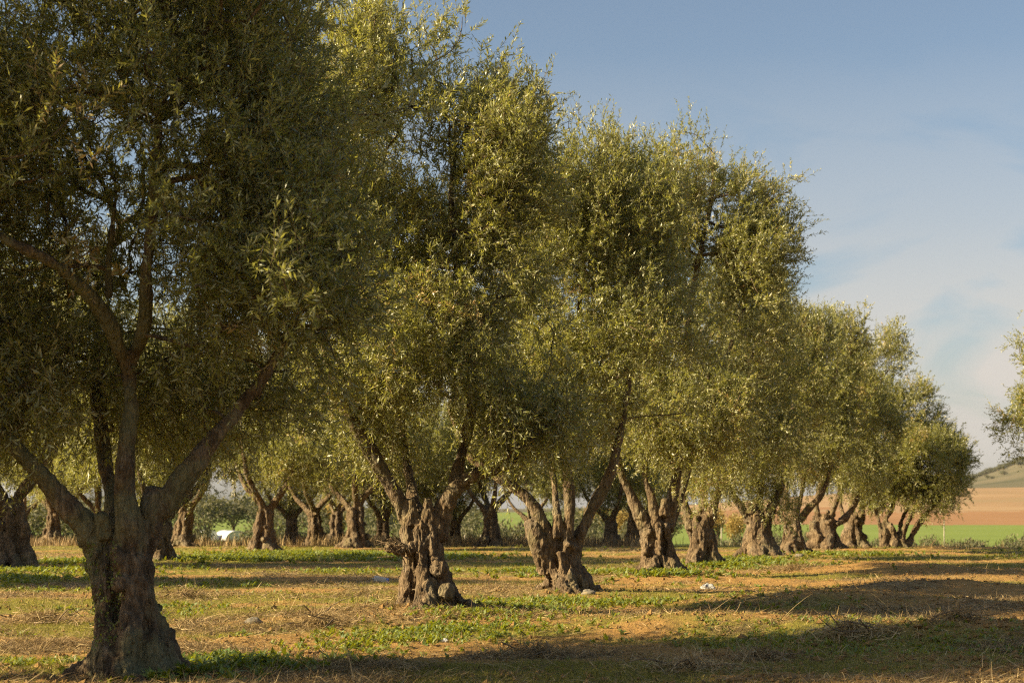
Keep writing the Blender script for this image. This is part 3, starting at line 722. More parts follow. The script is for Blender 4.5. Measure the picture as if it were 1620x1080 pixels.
row_tree(9, [(1410, 863, 0, 0.36), (1408, 850, 0, 0.33), (1405, 835, 0, 0.28), (1404, 825, 0, 0.26)],
    [[(1402, 850, 0, .15), (1400, 825, 0, .12), (1412, 800, .1, .10), (1420, 750, .2, .06)],
     [(1424, 866, 0, .15), (1432, 835, -.1, .12), (1447, 805, -.1, .10), (1468, 775, -.2, .08), (1490, 735, -.2, .045)],
     [(1434, 867, 0, .15), (1446, 840, .1, .12), (1465, 812, .1, .10), (1490, 782, .1, .075), (1515, 750, .1, .045)],
     [(1396, 862, 0, .13), (1392, 835, 0, .10), (1385, 800, .2, .07)],
     [(1418, 866, .2, .12), (1425, 830, .4, .09), (1440, 790, .6, .06)]],
    [(1462, 735, 66, 70, 1.9, 1.0), (1400, 750, 50, 50, 1.4, .25), (1510, 705, 24, 28, .8, .09), (1470, 775, 60, 32, 1.5, .2, -.2)],
    'low olive tree of several slanting stems at the far right end of the front row',
    clumps=330, seed=1010, tone=.06, voxel=0.028, twigs=14, nleaf=18, leaf=(.10, .0145), burls=6, strands=6)

# ------------------------------------------------------------------ the rows behind: three trees built once, then copied
def generic(seed, foot, ht=1.25, r=0.40, hcrown=4.1, rc=2.2, rz=2.5, nl=4, **k):
    rng = np.random.default_rng(seed)
    lean = rng.normal(0, 0.06, 2)
    tr = [(0, 0, -0.12, r * 1.15), (0, 0, 0.1, r * 1.12), (lean[0] * .4, lean[1] * .4, ht * .45, r * 0.9), (lean[0], lean[1], ht * .8, r * 0.82), (lean[0], lean[1], ht, r * 0.8)]
    limbs = []
    a0 = rng.uniform(0, 6.28)
    for q in range(nl):
        a = a0 + q * 2 * pi / nl + rng.normal(0, .25); d = np.array([cos(a), sin(a)]); o = rng.uniform(.75, 1.15)
        b = np.array([lean[0], lean[1]])
        hs = ht * rng.uniform(.7, .95)
        L = [(*(b + d * .05), hs, .16), (*(b + d * .32 * o), hs + .35, .14), (*(b + d * .72 * o), hs + .72, .115), (*(b + d * 1.05 * o), hs + 1.25, .09), (*(b + d * 1.3 * o), hs + 2.1, .06), (*(b + d * 1.45 * o), hs + 3.0, .035)]
        limbs.append(L)
    st = [(lean[0] + .1, lean[1], ht * .9, .05, .02, .35, .09)]
    return olive('olive_tree', foot, tr, limbs, [((0, 0, hcrown + .25), (rc, rc, rz), 1.0), ((rng.normal(0, .5), rng.normal(0, .5), hcrown - 1.15), (rc * 1.0, rc * 1.0, 1.0), .4)], seed=seed, sub=st, **k)

kw = dict(twigs=14, nleaf=18, leaf=(.098, .014), voxel=.03, burls=14, strands=7, draw_twigs=False)
G_BACK = 'olive trees in the rows behind'
back_labels = [
    'olive tree with a thick trunk cut by the left edge of the photo',
    'olive tree peeping out behind the right side of the nearest dark trunk',
    'small far olive tree with pale roots under the nearest tree, far left',
    'far olive tree with pale flared foot and two dark horns, right of nearest trunk',
    'olive tree with a twin pale trunk midway between the two nearest trees',
    'thin far olive tree just right of the twin trunk one',
    'dark far olive tree with upright forked trunk, second right of the twin trunk one',
    'olive tree with a thick dark trunk left of the burl based tree',
    'far olive tree partly hidden behind the dry twigs of the burl based tree',
    'slender pale far olive tree just right of the burl based trunk',
    'dark forked far olive tree under the arching limbs of second and third trees',
    'dark far olive tree seen between the third and fourth front trees',
    'far olive tree hiding behind the left edge of the fourth front tree',
    'far olive tree hidden mostly behind the left limb of the nearest tree',
    'small distant olive tree between the left edge of the photo and the nearest tree', 
    
    'small distant olive tree just left of the thick dark trunk', 'small distant olive tree behind the burl based trunk',
    'small distant olive tree behind the stump of the third front tree',
    'small distant olive tree behind the fourth front trunk']
protos = [generic(31, (0, 0, 0), 1.35, .42, 4.2, 2.25, 2.5, 4, clumps=400, **kw), generic(47, (0, 0, 0), 1.15, .34, 3.9, 2.1, 2.4, 3, clumps=360, **kw),
          generic(59, (0, 0, 0), 1.3, .38, 4.1, 2.2, 2.4, 4, clumps=390, **kw)]
used = set()
def place(pi_, pos, rz, s, label, group):
    o = protos[pi_] if pi_ not in used else copy_tree(protos[pi_])
    used.add(pi_)
    o.location = [float(v) for v in pos]; o.rotation_euler = (0, 0, rz); o.scale = (s, s, s * 1.0)
    return tag(o, label, 'tree', group)
bk = [(0, .3, 1.12), (1, 2.0, 1.0), (1, 4.0, 1.0), (2, 5.2, 1.05), (0, 3.4, 1.0), (1, 1.2, .95), (2, .4, 1.0), (0, 5.0, 1.08), (1, 5.5, .95), (1, 3.1, .85), (2, 2.6, 1.02), (1, .2, .9), (0, 2.0, .92), (2, 4.1, .95),
      (2, 1.1, .9), (0, 4.4, .95), (1, 2.7, .9), (2, .6, .85), (1, 4.9, .92), (0, .9, .9), (2, 3.3, .95), (1, 5.9, .9), (0, 2.8, .85), (2, 5.0, .9)]
for (p, rz, s), foot, lab in zip(bk, FEET[len(ROW):], back_labels): place(p, foot, rz, s, lab, G_BACK)
for (x, y), p, rz in zip(OFF, (2, 0, 1), (1.0, 2.2, 4.6)):
    o_ = place(p, (x, y, float(H(np.array([x]), np.array([y]))[0])), rz, 1.1 if y > 20 else 1.0, 'olive tree standing unseen left of the photo, seen only by its shade', 'olive trees left of the photo')
    if y < 20: o_.scale[2] = 1.45                # added unseen tree, stretched taller to shade the nearest crown
rp = at(1755, 878, 46.0)
_e = generic(71, (rp[0], rp[1], float(H(np.array([rp[0]]), np.array([rp[1]]))[0])), 1.3, .40, 4.9, 2.35, 2.5, 4, **{**kw, 'clumps': 560})
tag(_e, 'olive tree whose leafy edge pokes in at the right side of the photo', 'tree', 'olive trees right of the front row')

# ------------------------------------------------------------------ ground cover
def hz(x, y): return H(np.atleast_1d(np.asarray(x, float)), np.atleast_1d(np.asarray(y, float)))

def scatter(n, seed, y0, y1, dens=None, wide=0.40, power=1.0):
    """points on the orchard floor, thinning with distance, kept where dens(x, y) says so"""
    rng = np.random.default_rng(seed)
    X = []; Y = []; got = 0
    while got < n:
        k = n * 2
        u = rng.uniform(0, 1, k); y = (y0 ** -power + u * (y1 ** -power - y0 ** -power)) ** (-1 / power)
        x = rng.uniform(-wide, wide, k) * y
        if dens is not None:
            m = rng.uniform(0, 1, k) < dens(x, y); x = x[m]; y = y[m]
        X.append(x); Y.append(y); got += len(x)
    return np.concatenate(X)[:n], np.concatenate(Y)[:n]

def blades(name, x, y, z, length, width, pitch, curl, tint, mat, rng, seg=2, yaw=None, parent=None):
    """tapering curved strips: pitch 0 lies flat, pi/2 stands up"""
    n = len(x); yaw = rng.uniform(0, 2 * pi, n) if yaw is None else yaw
    P = np.stack([x, y, z], 1)
    hd = np.stack([np.cos(yaw), np.sin(yaw), np.zeros(n)], 1); sd_ = np.stack([-np.sin(yaw), np.cos(yaw), np.zeros(n)], 1)
    roll = rng.normal(0, 0.5, n)[:, None]
    sdv = unit(sd_ * np.cos(roll) + np.array([0, 0, 1.0]) * np.sin(roll))
    rows = []; c = P.copy(); pt = pitch.copy()
    for q in range(seg + 1):
        wv = width * (1.0 - 0.92 * (q / seg) ** 1.5) * 0.5
        rows.append(c - sdv * wv[:, None]); rows.append(c + sdv * wv[:, None])
        c = c + (hd * np.cos(pt)[:, None] + np.array([0, 0, 1.0]) * np.sin(pt)[:, None]) * (length / seg)[:, None]
        pt = pt - curl / seg
    V = np.stack(rows, 1).reshape(-1, 3); k = 2 * (seg + 1)
    b = np.arange(n)[:, None] * k
    Fq = np.stack([b + np.array([2 * q, 2 * q + 1, 2 * q + 3, 2 * q + 2]) for q in range(seg)], 1).reshape(-1, 4)
    return mesh_np(name, V, [Fq], mat, False, attr={'tint': ('FACE', np.repeat(np.clip(tint, 0, 1), seg))}, parent=parent)

rg = np.random.default_rng(77)
gx_, gy_ = scatter(200000, 1, 11.5, 62, lambda x, y: 0.10 + 0.9 * green_amt(x, y))
n = len(gx_); far = np.clip(gy_ / 22, 0.8, 2.2)
o = blades('grass', gx_, gy_, hz(gx_, gy_) - 0.004, rg.uniform(0.025, 0.075, n) * far ** 0.5, rg.uniform(0.004, 0.008, n) * far, rg.uniform(0.3, 1.4, n), rg.uniform(0, 1.2, n),
           0.5 * rg.uniform(0, 1, n) + 0.35 + 0.5 * fbm2(gx_, gy_, 0.8, 61, 3), M['grass'], rg)
tag(o, kind='stuff')
sx_, sy_ = scatter(115000, 2, 11.5, 60, lambda x, y: 0.06 + 0.94 * straw_amt(x, y) ** 1.3)
n = len(sx_); far = np.clip(sy_ / 22, 0.8, 2.0)
o = blades('dry_litter', sx_, sy_, hz(sx_, sy_) + rg.uniform(0.0, 0.03, n), rg.uniform(0.05, 0.22, n) ** 1.0, rg.uniform(0.005, 0.011, n) * far, rg.normal(0.12, 0.25, n), rg.normal(0.1, 0.7, n),
           rg.uniform(0, 1, n) ** 1.25, M['straw'], rg)
tag(o, kind='stuff')

# crumbs and clods of soil
M['clod'] = field_mat('soil_clod', (0.20, 0.115, 0.042), (0.36, 0.22, 0.085), 3.0)
cx_, cy_ = scatter(9000, 12, 11.8, 50, lambda x, y: .12 + .88 * np.clip(bare_amt(x, y) + sstep(.05, .4, fbm2(x, y, .9, 131, 3)), 0, 1))
n = len(cx_); cz_ = hz(cx_, cy_); r_ = rg.uniform(.012, .034, n) * np.where(rg.uniform(0, 1, n) < .06, 1.8, 1.0)
oc = np.array([[1, 0, 0], [-1, 0, 0], [0, 1, 0], [0, -1, 0], [0, 0, 1], [0, 0, -1]], float)
cV = np.stack([cx_, cy_, cz_ + r_ * .2], 1)[:, None] + (oc[None] * rg.uniform(.6, 1.3, (n, 6, 1)) + rg.normal(0, .22, (n, 6, 3))) * (r_[:, None, None] * np.array([1, 1, .7]))
cF = np.array([[0, 2, 4], [2, 1, 4], [1, 3, 4], [3, 0, 4], [2, 0, 5], [1, 2, 5], [3, 1, 5], [0, 3, 5]])
tag(mesh_np('soil_clods', cV.reshape(-1, 3), [(np.arange(n)[:, None, None] * 6 + cF[None]).reshape(-1, 3)], M['clod']), kind='stuff')

PATCH = [(805, 968, 1.0, 1.4), (700, 1000, 1.5, 0.8), (620, 1012, 1.2, .7), (760, 985, .9, .8), (880, 952, 1.3, 1.0), (960, 955, 1.2, .9), (990, 908, 1.6, 1.0), (1060, 915, 1.2, .8),
         (1165, 888, 1.6, 1.1), (1230, 893, 1.5, .8), (1140, 899, 1.4, .7), (60, 902, 2.2, .8), (120, 888, 2.6, .9), (20, 915, 1.6, .7), (480, 878, 3.2, 1.0), (560, 880, 2.8, .9), (300, 884, 2.2, .9), (400, 884, 2.0, .7),
         (360, 1046, .75, 1.2), (310, 1066, .6, 1.0), (420, 1052, .7, .8), (240, 1072, .5, .7), (690, 880, 2.5, .5), (1330, 878, 2.0, .5), (840, 905, 1.8, .4), (560, 1025, .9, .5), (650, 955, 1.0, .5)]
wx = []; wy = []; wt_ = []; wsz = []
for px, py, r, d in PATCH:
    Y = F * CAM_H / (py - HORIZON); X = (px - 810) / F * Y
    k = int(320 * d * r ** 1.3)
    a = rg.uniform(0, 2 * pi, k); rr = r * np.abs(rg.normal(0, .55, k))
    x_ = X + np.cos(a) * rr * 1.2; y_ = Y + np.sin(a) * rr
    keep = rg.uniform(-0.45, 0.5, k) < fbm2(x_, y_, 1.6, 71, 2) + 0.1
    wx.append(x_[keep]); wy.append(y_[keep]); s_ = 1.0 if py < 1030 else 1.45
    wt_.append(np.full(keep.sum(), 0.5 if py < 1030 else 0.12)); wsz.append(np.full(keep.sum(), s_ * min(1.5, max(.85, Y / 24))))
ex_, ey_ = scatter(2600, 5, 12, 58, lambda x, y: green_amt(x, y) * (fbm2(x, y, .35, 81, 2) > 0.1))
wx.append(ex_); wy.append(ey_); wt_.append(np.full(len(ex_), .45)); wsz.append(np.clip(ey_ / 24, .7, 1.4) * .8)
wx = np.concatenate(wx); wy = np.concatenate(wy); wt_ = np.concatenate(wt_); wsz = np.concatenate(wsz)
ok = np.ones(len(wx), bool)
for p in FEET: ok &= np.hypot(wx - p[0], wy - p[1]) > 0.42
wx, wy, wt_, wsz = wx[ok], wy[ok], wt_[ok], wsz[ok]
k = 7; n = len(wx) * k
bx_ = np.repeat(wx, k) + rg.normal(0, .012, n); by_ = np.repeat(wy, k) + rg.normal(0, .012, n)
o = blades('low_weeds', bx_, by_, hz(bx_, by_) + rg.uniform(0, .03, n), rg.uniform(.05, .11, n) * np.repeat(wsz, k), rg.uniform(.022, .046, n) * np.repeat(wsz, k), rg.uniform(.2, 1.25, n), rg.uniform(.4, 1.6, n),
           np.repeat(wt_ + rg.normal(0.05, .2, len(wt_)), k) + rg.normal(0, .16, n), M['weed'], rg, seg=2)
tag(o, kind='stuff')

# dry tall grass along the far edge of the grove and loose stalks among the clods
dx_, dy_ = scatter(26000, 6, 60, 84, lambda x, y: np.where(x / y > 0.09, .03, 1.0) * (0.25 + 0.75 * (fbm2(x, y, .3, 91, 3) > -.08)), wide=.42)
n = len(dx_)
o = blades('dry_grass', dx_, dy_, hz(dx_, dy_), rg.uniform(.15, .55, n), rg.uniform(.02, .04, n), rg.uniform(.9, 1.6, n), rg.uniform(0, .9, n), rg.uniform(.0, .85, n), M['straw'], rg)
tag(o, kind='stuff')
tx, ty = scatter(380, 7, 13, 55, lambda x, y: sstep(.0, .4, fbm2(x, y, .5, 95, 2)) * (x > -6))
n = len(tx)
o = blades('dry_stalks', tx, ty, hz(tx, ty), rg.uniform(.15, .5, n), rg.uniform(.004, .008, n), rg.uniform(.4, 1.3, n), rg.uniform(-.2, 1.2, n), rg.uniform(.4, 1, n), M['straw'], rg, seg=4)
tag(o, kind='stuff')

# heaps of dry prunings, each a thing of its own
G_HEAP = 'heaps of dry olive prunings'
HEAPS = [(1335, 1022, .58, .15, 'large pale heap of dry prunings at the lower right of the orchard floor', 1),
         (1195, 1042, .36, .08, 'small low heap of dry prunings left of the large pale heap', 0),
         (1500, 1012, .46, .06, 'flat scatter of dry prunings right of the large pale heap', 0),
         (505, 992, .55, .17, 'grey brown heap of dry prunings in front left of the burl based tree', 0),
         (70, 985, .70, .15, 'spread heap of grey prunings left of the nearest trunk', 0),
         (640, 975, .45, .20, 'tuft of dry stems at the foot of the burl based tree', 0),
         (300, 945, .55, .14, 'thin heap of dry prunings just right of the nearest trunk', 0),
         (1245, 905, .8, .10, 'grey heap of dry prunings beyond the white bag', 0),
         (1090, 1058, .40, .10, 'pale curl of dry grass at the bottom edge of the photo, middle right', 1),
         (850, 1030, .38, .09, 'low heap of dry leaves in the foreground below the third tree', 0)]
for px, py, r, h, lab, pale in HEAPS:
    Y = F * CAM_H / (py - HORIZON); X = (px - 810) / F * Y; z0 = float(hz(X, Y)[0])
    root = empty('brush_pile', (X, Y, z0)); tag(root, lab, 'brush pile', G_HEAP)
    n = int(1150 * r / .6)
    a = rg.uniform(0, 2 * pi, n); q = np.abs(rg.normal(0, .5, n)); x_ = np.cos(a) * q * r * 1.35; y_ = np.sin(a) * q * r
    z_ = hz(x_ + X, y_ + Y) - z0 + h * np.exp(-q * q * 2.2) * rg.uniform(0, 1, n)
    blades('dry_stems', x_, y_, z_, rg.uniform(.07, .27, n), rg.uniform(.004, .010, n), rg.normal(.22, .35, n), rg.normal(.5, .8, n), rg.uniform(0.25, .95, n) + .25 * pale, M['straw'], rg, seg=4, parent=root)
    tw = Acc()
    for _ in range(int(7 * r / .5)):
        a = rg.uniform(0, 2 * pi); p = np.array([rg.normal(0, r * .4), rg.normal(0, r * .35), h * .35 + rg.uniform(0, h * .4)]); L = rg.uniform(.2, .5)
        d = np.array([cos(a), sin(a), rg.normal(.05, .25)]); e = rg.normal(0, .06, 3)
        tw.add(*tube(catmull([p, p + d * L * .5 + e, p + d * L], 6), np.linspace(.009, .003, 6), 5))
    tw.build('twigs', M['dry_twig'], root)

# suckers and dead twigs on the left flank of the second tree
ft = FEET[1]; p0 = at(634, 872, 21.1) - ft; tw = Acc()
for _ in range(24):
    d = unit(np.array([-1.0, -.2, .62]) + rg.normal(0, .22, 3)); L = rg.uniform(.15, .45); p = p0 + rg.normal(0, .07, 3) + np.array([.03, 0, 0])
    tw.add(*tube(catmull([p, p + d * L * .5 + rg.normal(0, .03, 3), p + d * L + np.array([0, 0, -.05])], 5), np.linspace(.008, .003, 5), 4))
second = [o for o in bpy.data.objects if o.name == 'olive_tree.001'][0]
o = tw.build('dead_twigs', M['dry_twig'], second); o['label'] = 'pale dead twigs bristling from the left flank of the trunk'

# ------------------------------------------------------------------ litter and stones
def flat_mat(name, col, rough=0.5, spec=0.4, var=0.12, scale=14.0, trans=0.0):
    t = NT(name); co = t.coord(); nz = t.noise(co, scale, 5, 0.6)
    c = t.ramp(nz, [(0.3, tuple(v * (1 - var * 2) for v in col)), (0.6, col)])
    b = t.bsdf(c, rough, spec, nz, 0.4, 0.01)
    if trans:
        tr = t.n('ShaderNodeBsdfTranslucent'); tr.inputs[0].default_value = (*col, 1); mx = t.n('ShaderNodeMixShader'); mx.inputs[0].default_value = trans
        t.l(b, mx.inputs[1]); t.l(tr.outputs[0], mx.inputs[2]); b = mx.outputs[0]
    return t.done(b)
M['white_plastic'] = flat_mat('white_plastic', (0.42, 0.42, 0.41), .45, .4, .15, trans=.2)
M['blue_plastic'] = flat_mat('blue_plastic', (0.10, 0.16, 0.42), .4, .5, .1)
M['stone'] = flat_mat('pale_stone', (0.20, 0.175, 0.135), .9, .2, .3, 9)
M['post'] = flat_mat('weathered_post', (0.34, 0.30, 0.23), .9, .2, .2)
M['sheet'] = flat_mat('greenhouse_sheet', (0.62, 0.62, 0.60), .5, .4, .05)
M['steel'] = flat_mat('galvanised_steel', (0.45, 0.45, 0.45), .5, .5, .1)

def blob_mesh(rx, ry, rz, amp, seed, nu=28, nv=18, ridge=False):
    u, v = np.meshgrid(np.arange(nu) * 2 * pi / nu, np.linspace(0.02, pi - 0.02, nv), indexing='ij'); u = u.ravel(); v = v.ravel()
    D = np.stack([np.cos(u) * np.sin(v), np.sin(u) * np.sin(v), np.cos(v)], 1)
    d = fbm(D * 2.1, seed, 3)
    if ridge: d = 1.4 * fbm(D * 1.7, seed, 2) + .5 * (1 - np.abs(fbm(D * 2.2, seed + 3, 2)) * 4.0)
    V = D * (1 + amp * d)[:, None] * np.array([rx, ry, rz]); V[:, 2] = np.maximum(V[:, 2], -rz * .55) + rz * .5
    i, j = np.meshgrid(np.arange(nu), np.arange(nv - 1), indexing='ij'); i = i.ravel(); j = j.ravel(); k = (i + 1) % nu
    return V, np.stack([i * nv + j, i * nv + j + 1, k * nv + j + 1, k * nv + j], 1)

def ground_pt(px, py):
    Y = F * CAM_H / (py - HORIZON)
    for _ in range(6):
        X = (px - 810) / F * Y; Y = F * (CAM_H - float(hz(X, Y)[0])) / (py - HORIZON)
    X = (px - 810) / F * Y
    return X, Y, float(hz(X, Y)[0])

def lump(name, px, py, rx, ry, rz, amp, seed, mat, lab, cat, ridge=False, group=None, rzrot=0):
    X, Y, Z = ground_pt(px, py)
    V, Fq = blob_mesh(rx, ry, rz, amp, seed, 22 if ridge else 28, 15 if ridge else 18, ridge)
    o = mesh_np(name, V, [Fq], M[mat], not ridge); o.location = (X, Y, Z - .025); o.rotation_euler = (0, 0, rzrot)
    return tag(o, lab, cat, group)
lump('plastic_bag', 1117, 929, .115, .08, .07, .24, 3, 'white_plastic', 'crumpled white plastic bag lying right of the fourth front tree', 'plastic bag', True)
lump('plastic_scrap', 446, 1026, .055, .04, .03, .28, 8, 'white_plastic', 'small white scrap of plastic on the grass between the two nearest trees', 'plastic scrap', True)
lump('plastic_scrap', 704, 1011, .045, .04, .04, .28, 12, 'white_plastic', 'tiny white crumpled scrap below the burl based trunk', 'plastic scrap', True)
lump('stone', 405, 980, .10, .06, .055, .3, 5, 'stone', 'pale flat stone on the ground between the two nearest trees', 'stone', group='stones on the orchard floor')
lump('stone', 1262, 880, .16, .1, .08, .3, 6, 'stone', 'pale stone on the grass near the sixth front tree', 'stone', group='stones on the orchard floor')
lump('stone', 930, 938, .11, .08, .06, .3, 9, 'stone', 'pale rounded stone beside the roots of the third front tree', 'stone', group='stones on the orchard floor')

X, Y, Z = ground_pt(607, 921)                      # an empty carton: white body with a blue end
root = empty('drink_carton', (X, Y, Z + .06), 0.0); root.rotation_euler = (0, radians(9), radians(-8))
tag(root, 'white crushed carton with a blue end lying left of the burl based trunk', 'carton')
def crumple_box(x0, x1, hy, hz_, seed):
    xs = np.linspace(x0, x1, 12); V = []
    for i, x in enumerate(xs):
        for th in np.arange(12) * 2 * pi / 12:
            c, s_ = cos(th), sin(th); m_ = max(abs(c), abs(s_)) ** .8
            V.append((x, hy * c / m_, hz_ * s_ / m_))
    V = np.array(V); V = V * (1 + .16 * np.stack([fbm(V * 14 + 3, seed, 2) * .3, fbm(V * 14, seed + 1, 2), fbm(V * 14 + 9, seed + 2, 2)], 1))
    i, j = np.meshgrid(np.arange(11), np.arange(12), indexing='ij'); i = i.ravel(); j = j.ravel(); k = (j + 1) % 12
    Fq = np.stack([i * 12 + j, i * 12 + k, (i + 1) * 12 + k, (i + 1) * 12 + j], 1)
    n0 = len(V); V = np.vstack([V, V[:12].mean(0), V[-12:].mean(0)]); j = np.arange(12); k = (j + 1) % 12
    F3 = np.vstack([np.stack([np.full(12, n0), k, j], 1), np.stack([np.full(12, n0 + 1), 132 + j, 132 + k], 1)])
    return V, [Fq, F3]
V, Fs = crumple_box(-.15, .072, .05, .055, 4); mesh_np('body', V, Fs, M['white_plastic'], parent=root)
V, Fs = crumple_box(.0725, .115, .045, .048, 9); mesh_np('cap_end', V, Fs, M['blue_plastic'], parent=root)
V, Fs = crumple_box(-.185, -.151, .055, .012, 14); mesh_np('flap', V, Fs, M['white_plastic'], parent=root)

# ------------------------------------------------------------------ beyond the grove
def cloud_leaves(rng, n, c, r, size, squash=1.0):
    d = unit(rng.normal(size=(n, 3))); q = rng.uniform(.3, 1, n) ** .5
    lim = 0.78 + .5 * fbm(d * 2.3 + c[0], 5, 2)
    p = c + d * (q * lim)[:, None] * r; p[:, 2] = np.maximum(p[:, 2], .03)
    a = unit(rng.normal(size=(n, 3)) + np.array([0, 0, .4])); b = unit(np.cross(a, rng.normal(size=(n, 3))))
    s_ = rng.uniform(.6, 1.3, n)[:, None] * size
    V = np.stack([p, p + a * s_ * .5 - b * s_ * .22, p + a * s_, p + a * s_ * .5 + b * s_ * .22], 1).reshape(-1, 3)
    return V, np.arange(n * 4).reshape(-1, 4)
def bush(name, seed, rx, h, n, size, mat, trunk=0.0, lobes=5):
    rng = np.random.default_rng(seed); root = empty(name, (0, 0, 0)); A_ = Acc()
    for q in range(lobes):
        c = np.array([rng.normal(0, rx * .45), rng.normal(0, rx * .45), trunk + (h - trunk) * rng.uniform(.35, .68)])
        V, Fq = cloud_leaves(rng, n // lobes, c, np.array([rx * .7, rx * .7, (h - trunk) * .42]), size); A_.add(V, Fq)
    V, Fs = A_.arrays(); mesh_np('crown', V, Fs, M[mat], attr={'tint': ('FACE', rng.uniform(0, 1, len(V) // 4))}, parent=root)
    st = Acc()
    for q in range(4):
        a = q * 1.57 + rng.uniform(0, 1); e = np.array([cos(a) * rx * .5, sin(a) * rx * .5, h * .6])
        m_ = np.array([cos(a) * .06, sin(a) * .06, max(trunk, .1)])
        st.add(*tube(catmull([[0, 0, -.15], m_, e], 7), np.linspace(.05, .015, 7) * (1 + h * .25), 6))
    st.build('trunk' if trunk else 'stems', M['twig'], root)
    return root
_used = {}
def put(proto, x, y, s, rz, lab, cat, group, sink=0.05):
    o = copy_tree(proto) if proto.name in _used else proto
    _used[proto.name] = 1
    o.location = (x, y, float(hz(x, y)[0]) - sink); o.rotation_euler = (0, 0, rz); o.scale = (s[0], s[0], s[1])
    return tag(o, lab, cat, group)
b1 = bush('shrub', 1, 1.0, 1.5, 1500, .16, 'shrub'); b2 = bush('shrub', 2, 1.2, 1.2, 1500, .16, 'shrub')
t1 = bush('broadleaf_tree', 3, 1.7, 4.0, 2600, .24, 'shrub', 1.0, 8); t2 = bush('autumn_tree', 4, 1.5, 3.8, 2200, .24, 'autumn', .9, 7)
rb = np.random.default_rng(5)
for px in np.arange(-60, 1010, 26):                       # hedge beyond the grove, seen between the trunks
    if 318 < px < 402: continue
    Y = rb.uniform(112, 126); x = (px + rb.normal(0, 6) - 810) / F * Y
    put((b1, b2)[rb.integers(2)], x, Y, (rb.uniform(.95, 1.4), rb.uniform(1.35, 2.1)), rb.uniform(0, 6), 'dull grey green shrub in the hedge seen far behind the trunks', 'shrub', 'shrubs of the hedge behind the trunks')
for px in np.arange(1130, 1690, 21):                      # low shrubs along the crop field on the right
    Y = rb.uniform(88, 98); x = (px + rb.normal(0, 5) - 810) / F * Y
    put((b1, b2)[rb.integers(2)], x, Y, (rb.uniform(.55, .85), rb.uniform(.9, 1.3)), rb.uniform(0, 6), 'low grey green shrub between the grove and the green field', 'shrub', 'low shrubs along the green field')
for px, Y, s_ in [(-20, 140, 1.2), (60, 118, 1.0), (110, 150, 1.1), (200, 145, 1.0), (330, 170, 1.15), (372, 190, 1.2), (425, 175, 1.1), (470, 165, 1.15), (640, 150, .9), (705, 160, 1.0), (900, 170, .85), (560, 165, 1.0), (598, 140, .85), (668, 175, 1.1), (742, 150, .8), (700, 135, .7), (930, 140, .75), (1010, 160, .9), (1060, 150, .8), (255, 160, 1.0), (500, 150, .9)]:
    put(t1, (px - 810) / F * Y, Y, (s_ * 1.5, s_ * 1.1), rb.uniform(0, 6), 'hazy olive green tree standing beyond the hedge', 'tree', 'green trees beyond the hedge')
for px, Y, s_, lab in [(1133, 150, .95, 'green yellow autumn tree left in the gap right of the fifth front tree'), (1158, 142, .8, 'orange autumn tree right in the gap right of the fifth front tree'),
                       (530, 150, 1.1, 'brown autumn tree seen left of the thick dark trunk'), (935, 155, .95, 'yellow brown tree behind the right limb of the third front tree'), (985, 148, .9, 'yellow brown tree between the third and fourth front trees')]:
    put(t2, (px - 810) / F * Y, Y, (s_, s_), rb.uniform(0, 6), lab, 'tree', 'autumn trees beyond the grove')
for q in range(330):                                      # trees on the hillside
    px = rb.uniform(1500, 1640); r = rb.uniform(1060, 1600) if rb.uniform() < .4 else rb.uniform(1380, 1580); x = r * sin(math.atan((px - 810) / F)); y = r * cos(math.atan((px - 810) / F))
    if fbm2(np.array([x]), np.array([y]), .008, 7, 2)[0] < -.12 or r < 1250 and rb.uniform() < .75: continue
    s_ = rb.uniform(.55, 1.15)
    put(t1, x, y, (s_ * 1.1, s_ * 1.1), rb.uniform(0, 6), 'small dark tree dotted on the far hillside', 'tree', 'trees on the far hillside', 0.3)

def post(name, x, y, h, r, lab, cat, group=None, mat='post'):
    z = float(hz(x, y)[0]); A_ = Acc()
    A_.add(*tube(np.array([[0, 0, -.3], [0, 0, h * .5], [.02, 0, h - .03], [.02, 0, h]]), np.array([r, r * .95, r * .9, r * .6]), 8))
    o = A_.build(name, M[mat]); o.location = (x, y, z); return tag(o, lab, cat, group)
for q, px in enumerate(np.arange(722, 910, 13.5)):
    Y = 88 + rb.uniform(-1, 1); post('fence_post', (px + rb.normal(0, 2) - 810) / F * Y, Y, rb.uniform(.8, 1.3), .035, 'thin dark fence post in a row beyond the grove', 'fence post', 'fence posts beyond the grove')
post('concrete_pole', (1489.5 - 810) / F * 150, 150, 2.35, .055, 'pale thin pole standing in the green field at right', 'pole')
post('concrete_pole', (1139 - 810) / F * 120, 120, 2.1, .05, 'pale short pole by the autumn trees beyond the fifth front tree', 'pole')

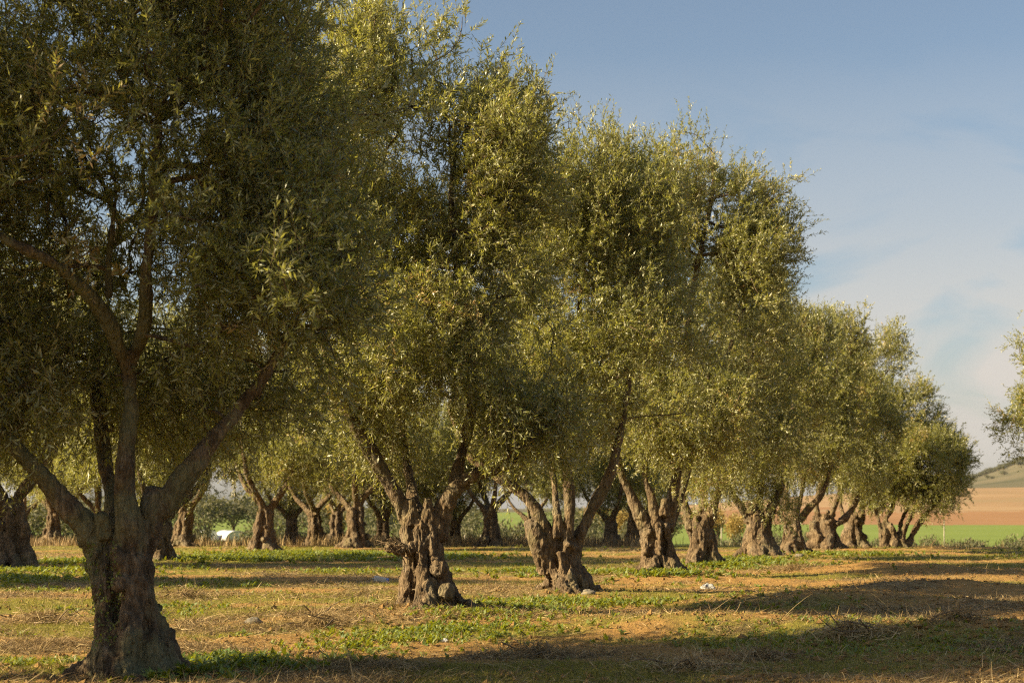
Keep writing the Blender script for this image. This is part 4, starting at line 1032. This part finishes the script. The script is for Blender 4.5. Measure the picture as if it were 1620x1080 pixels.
def tunnel(px, Y, wdt, h, L, lab):
    x = (px - 810) / F * Y; root = empty('plastic_tunnel', (x, Y, float(hz(x, Y)[0])), .35); tag(root, lab, 'greenhouse', 'white plastic tunnels beyond the grove')
    th = np.linspace(0, pi, 15); ys = np.linspace(0, L, 9)
    V = np.array([(cos(a) * wdt / 2, y, sin(a) ** .8 * h * (1 + .015 * cos(y * 9))) for y in ys for a in th])
    i, j = np.meshgrid(np.arange(8), np.arange(14), indexing='ij'); i = i.ravel(); j = j.ravel()
    Fq = np.stack([i * 15 + j, i * 15 + j + 1, (i + 1) * 15 + j + 1, (i + 1) * 15 + j], 1)
    mesh_np('cover', V, [Fq], M['sheet'], True, parent=root)
    for yy in (0.0, L):
        V = np.array([(cos(a) * wdt / 2 * .99, yy, sin(a) ** .8 * h * .99) for a in th] + [(0, yy, 0)]); mesh_np('end_wall', V, [np.array([[k_, k_ + 1, 15] for k_ in range(14)])], M['sheet'], parent=root)
    for yy in (-.05, L * .5, L + .05):
        A_ = Acc(); A_.add(*tube(np.array([(cos(a) * (wdt / 2 + .03), yy, sin(a) ** .8 * (h + .03)) for a in th]), .03, 6)); A_.build('hoop', M['steel'], root)
tunnel(337, 180, 1.4, 1.05, 6, 'short white plastic tunnel left of the twin trunk, the smaller one'); tunnel(378, 178, 2.3, 1.0, 7, 'low white plastic tunnel touching the twin trunk, the wider one')

# ------------------------------------------------------------------ the air between here and the hills
hm = bpy.data.materials.new('haze_air'); hm.use_nodes = True; ht_ = hm.node_tree; ht_.nodes.clear()
pv = ht_.nodes.new('ShaderNodeVolumePrincipled'); pv.inputs['Color'].default_value = (0.38, 0.42, 0.47, 1); pv.inputs['Density'].default_value = 0.00010; pv.inputs['Anisotropy'].default_value = 0.2
ho = ht_.nodes.new('ShaderNodeOutputMaterial'); ht_.links.new(pv.outputs[0], ho.inputs['Volume'])
X0, X1, Y0, Y1, Z0, Z1 = -2400, 2400, -2400, 2400, -4.0, 112.0
hv = np.array([(x, y, z) for x in (X0, X1) for y in (Y0, Y1) for z in (Z0, Z1)])
ho_ = mesh_np('haze', hv, [np.array([[0, 1, 3, 2], [4, 6, 7, 5], [0, 4, 5, 1], [2, 3, 7, 6], [0, 2, 6, 4], [1, 5, 7, 3]])], hm); tag(ho_, kind='stuff')
allz = np.concatenate([fV[:, 2], gz]); print('terrain z', allz.min(), allz.max())
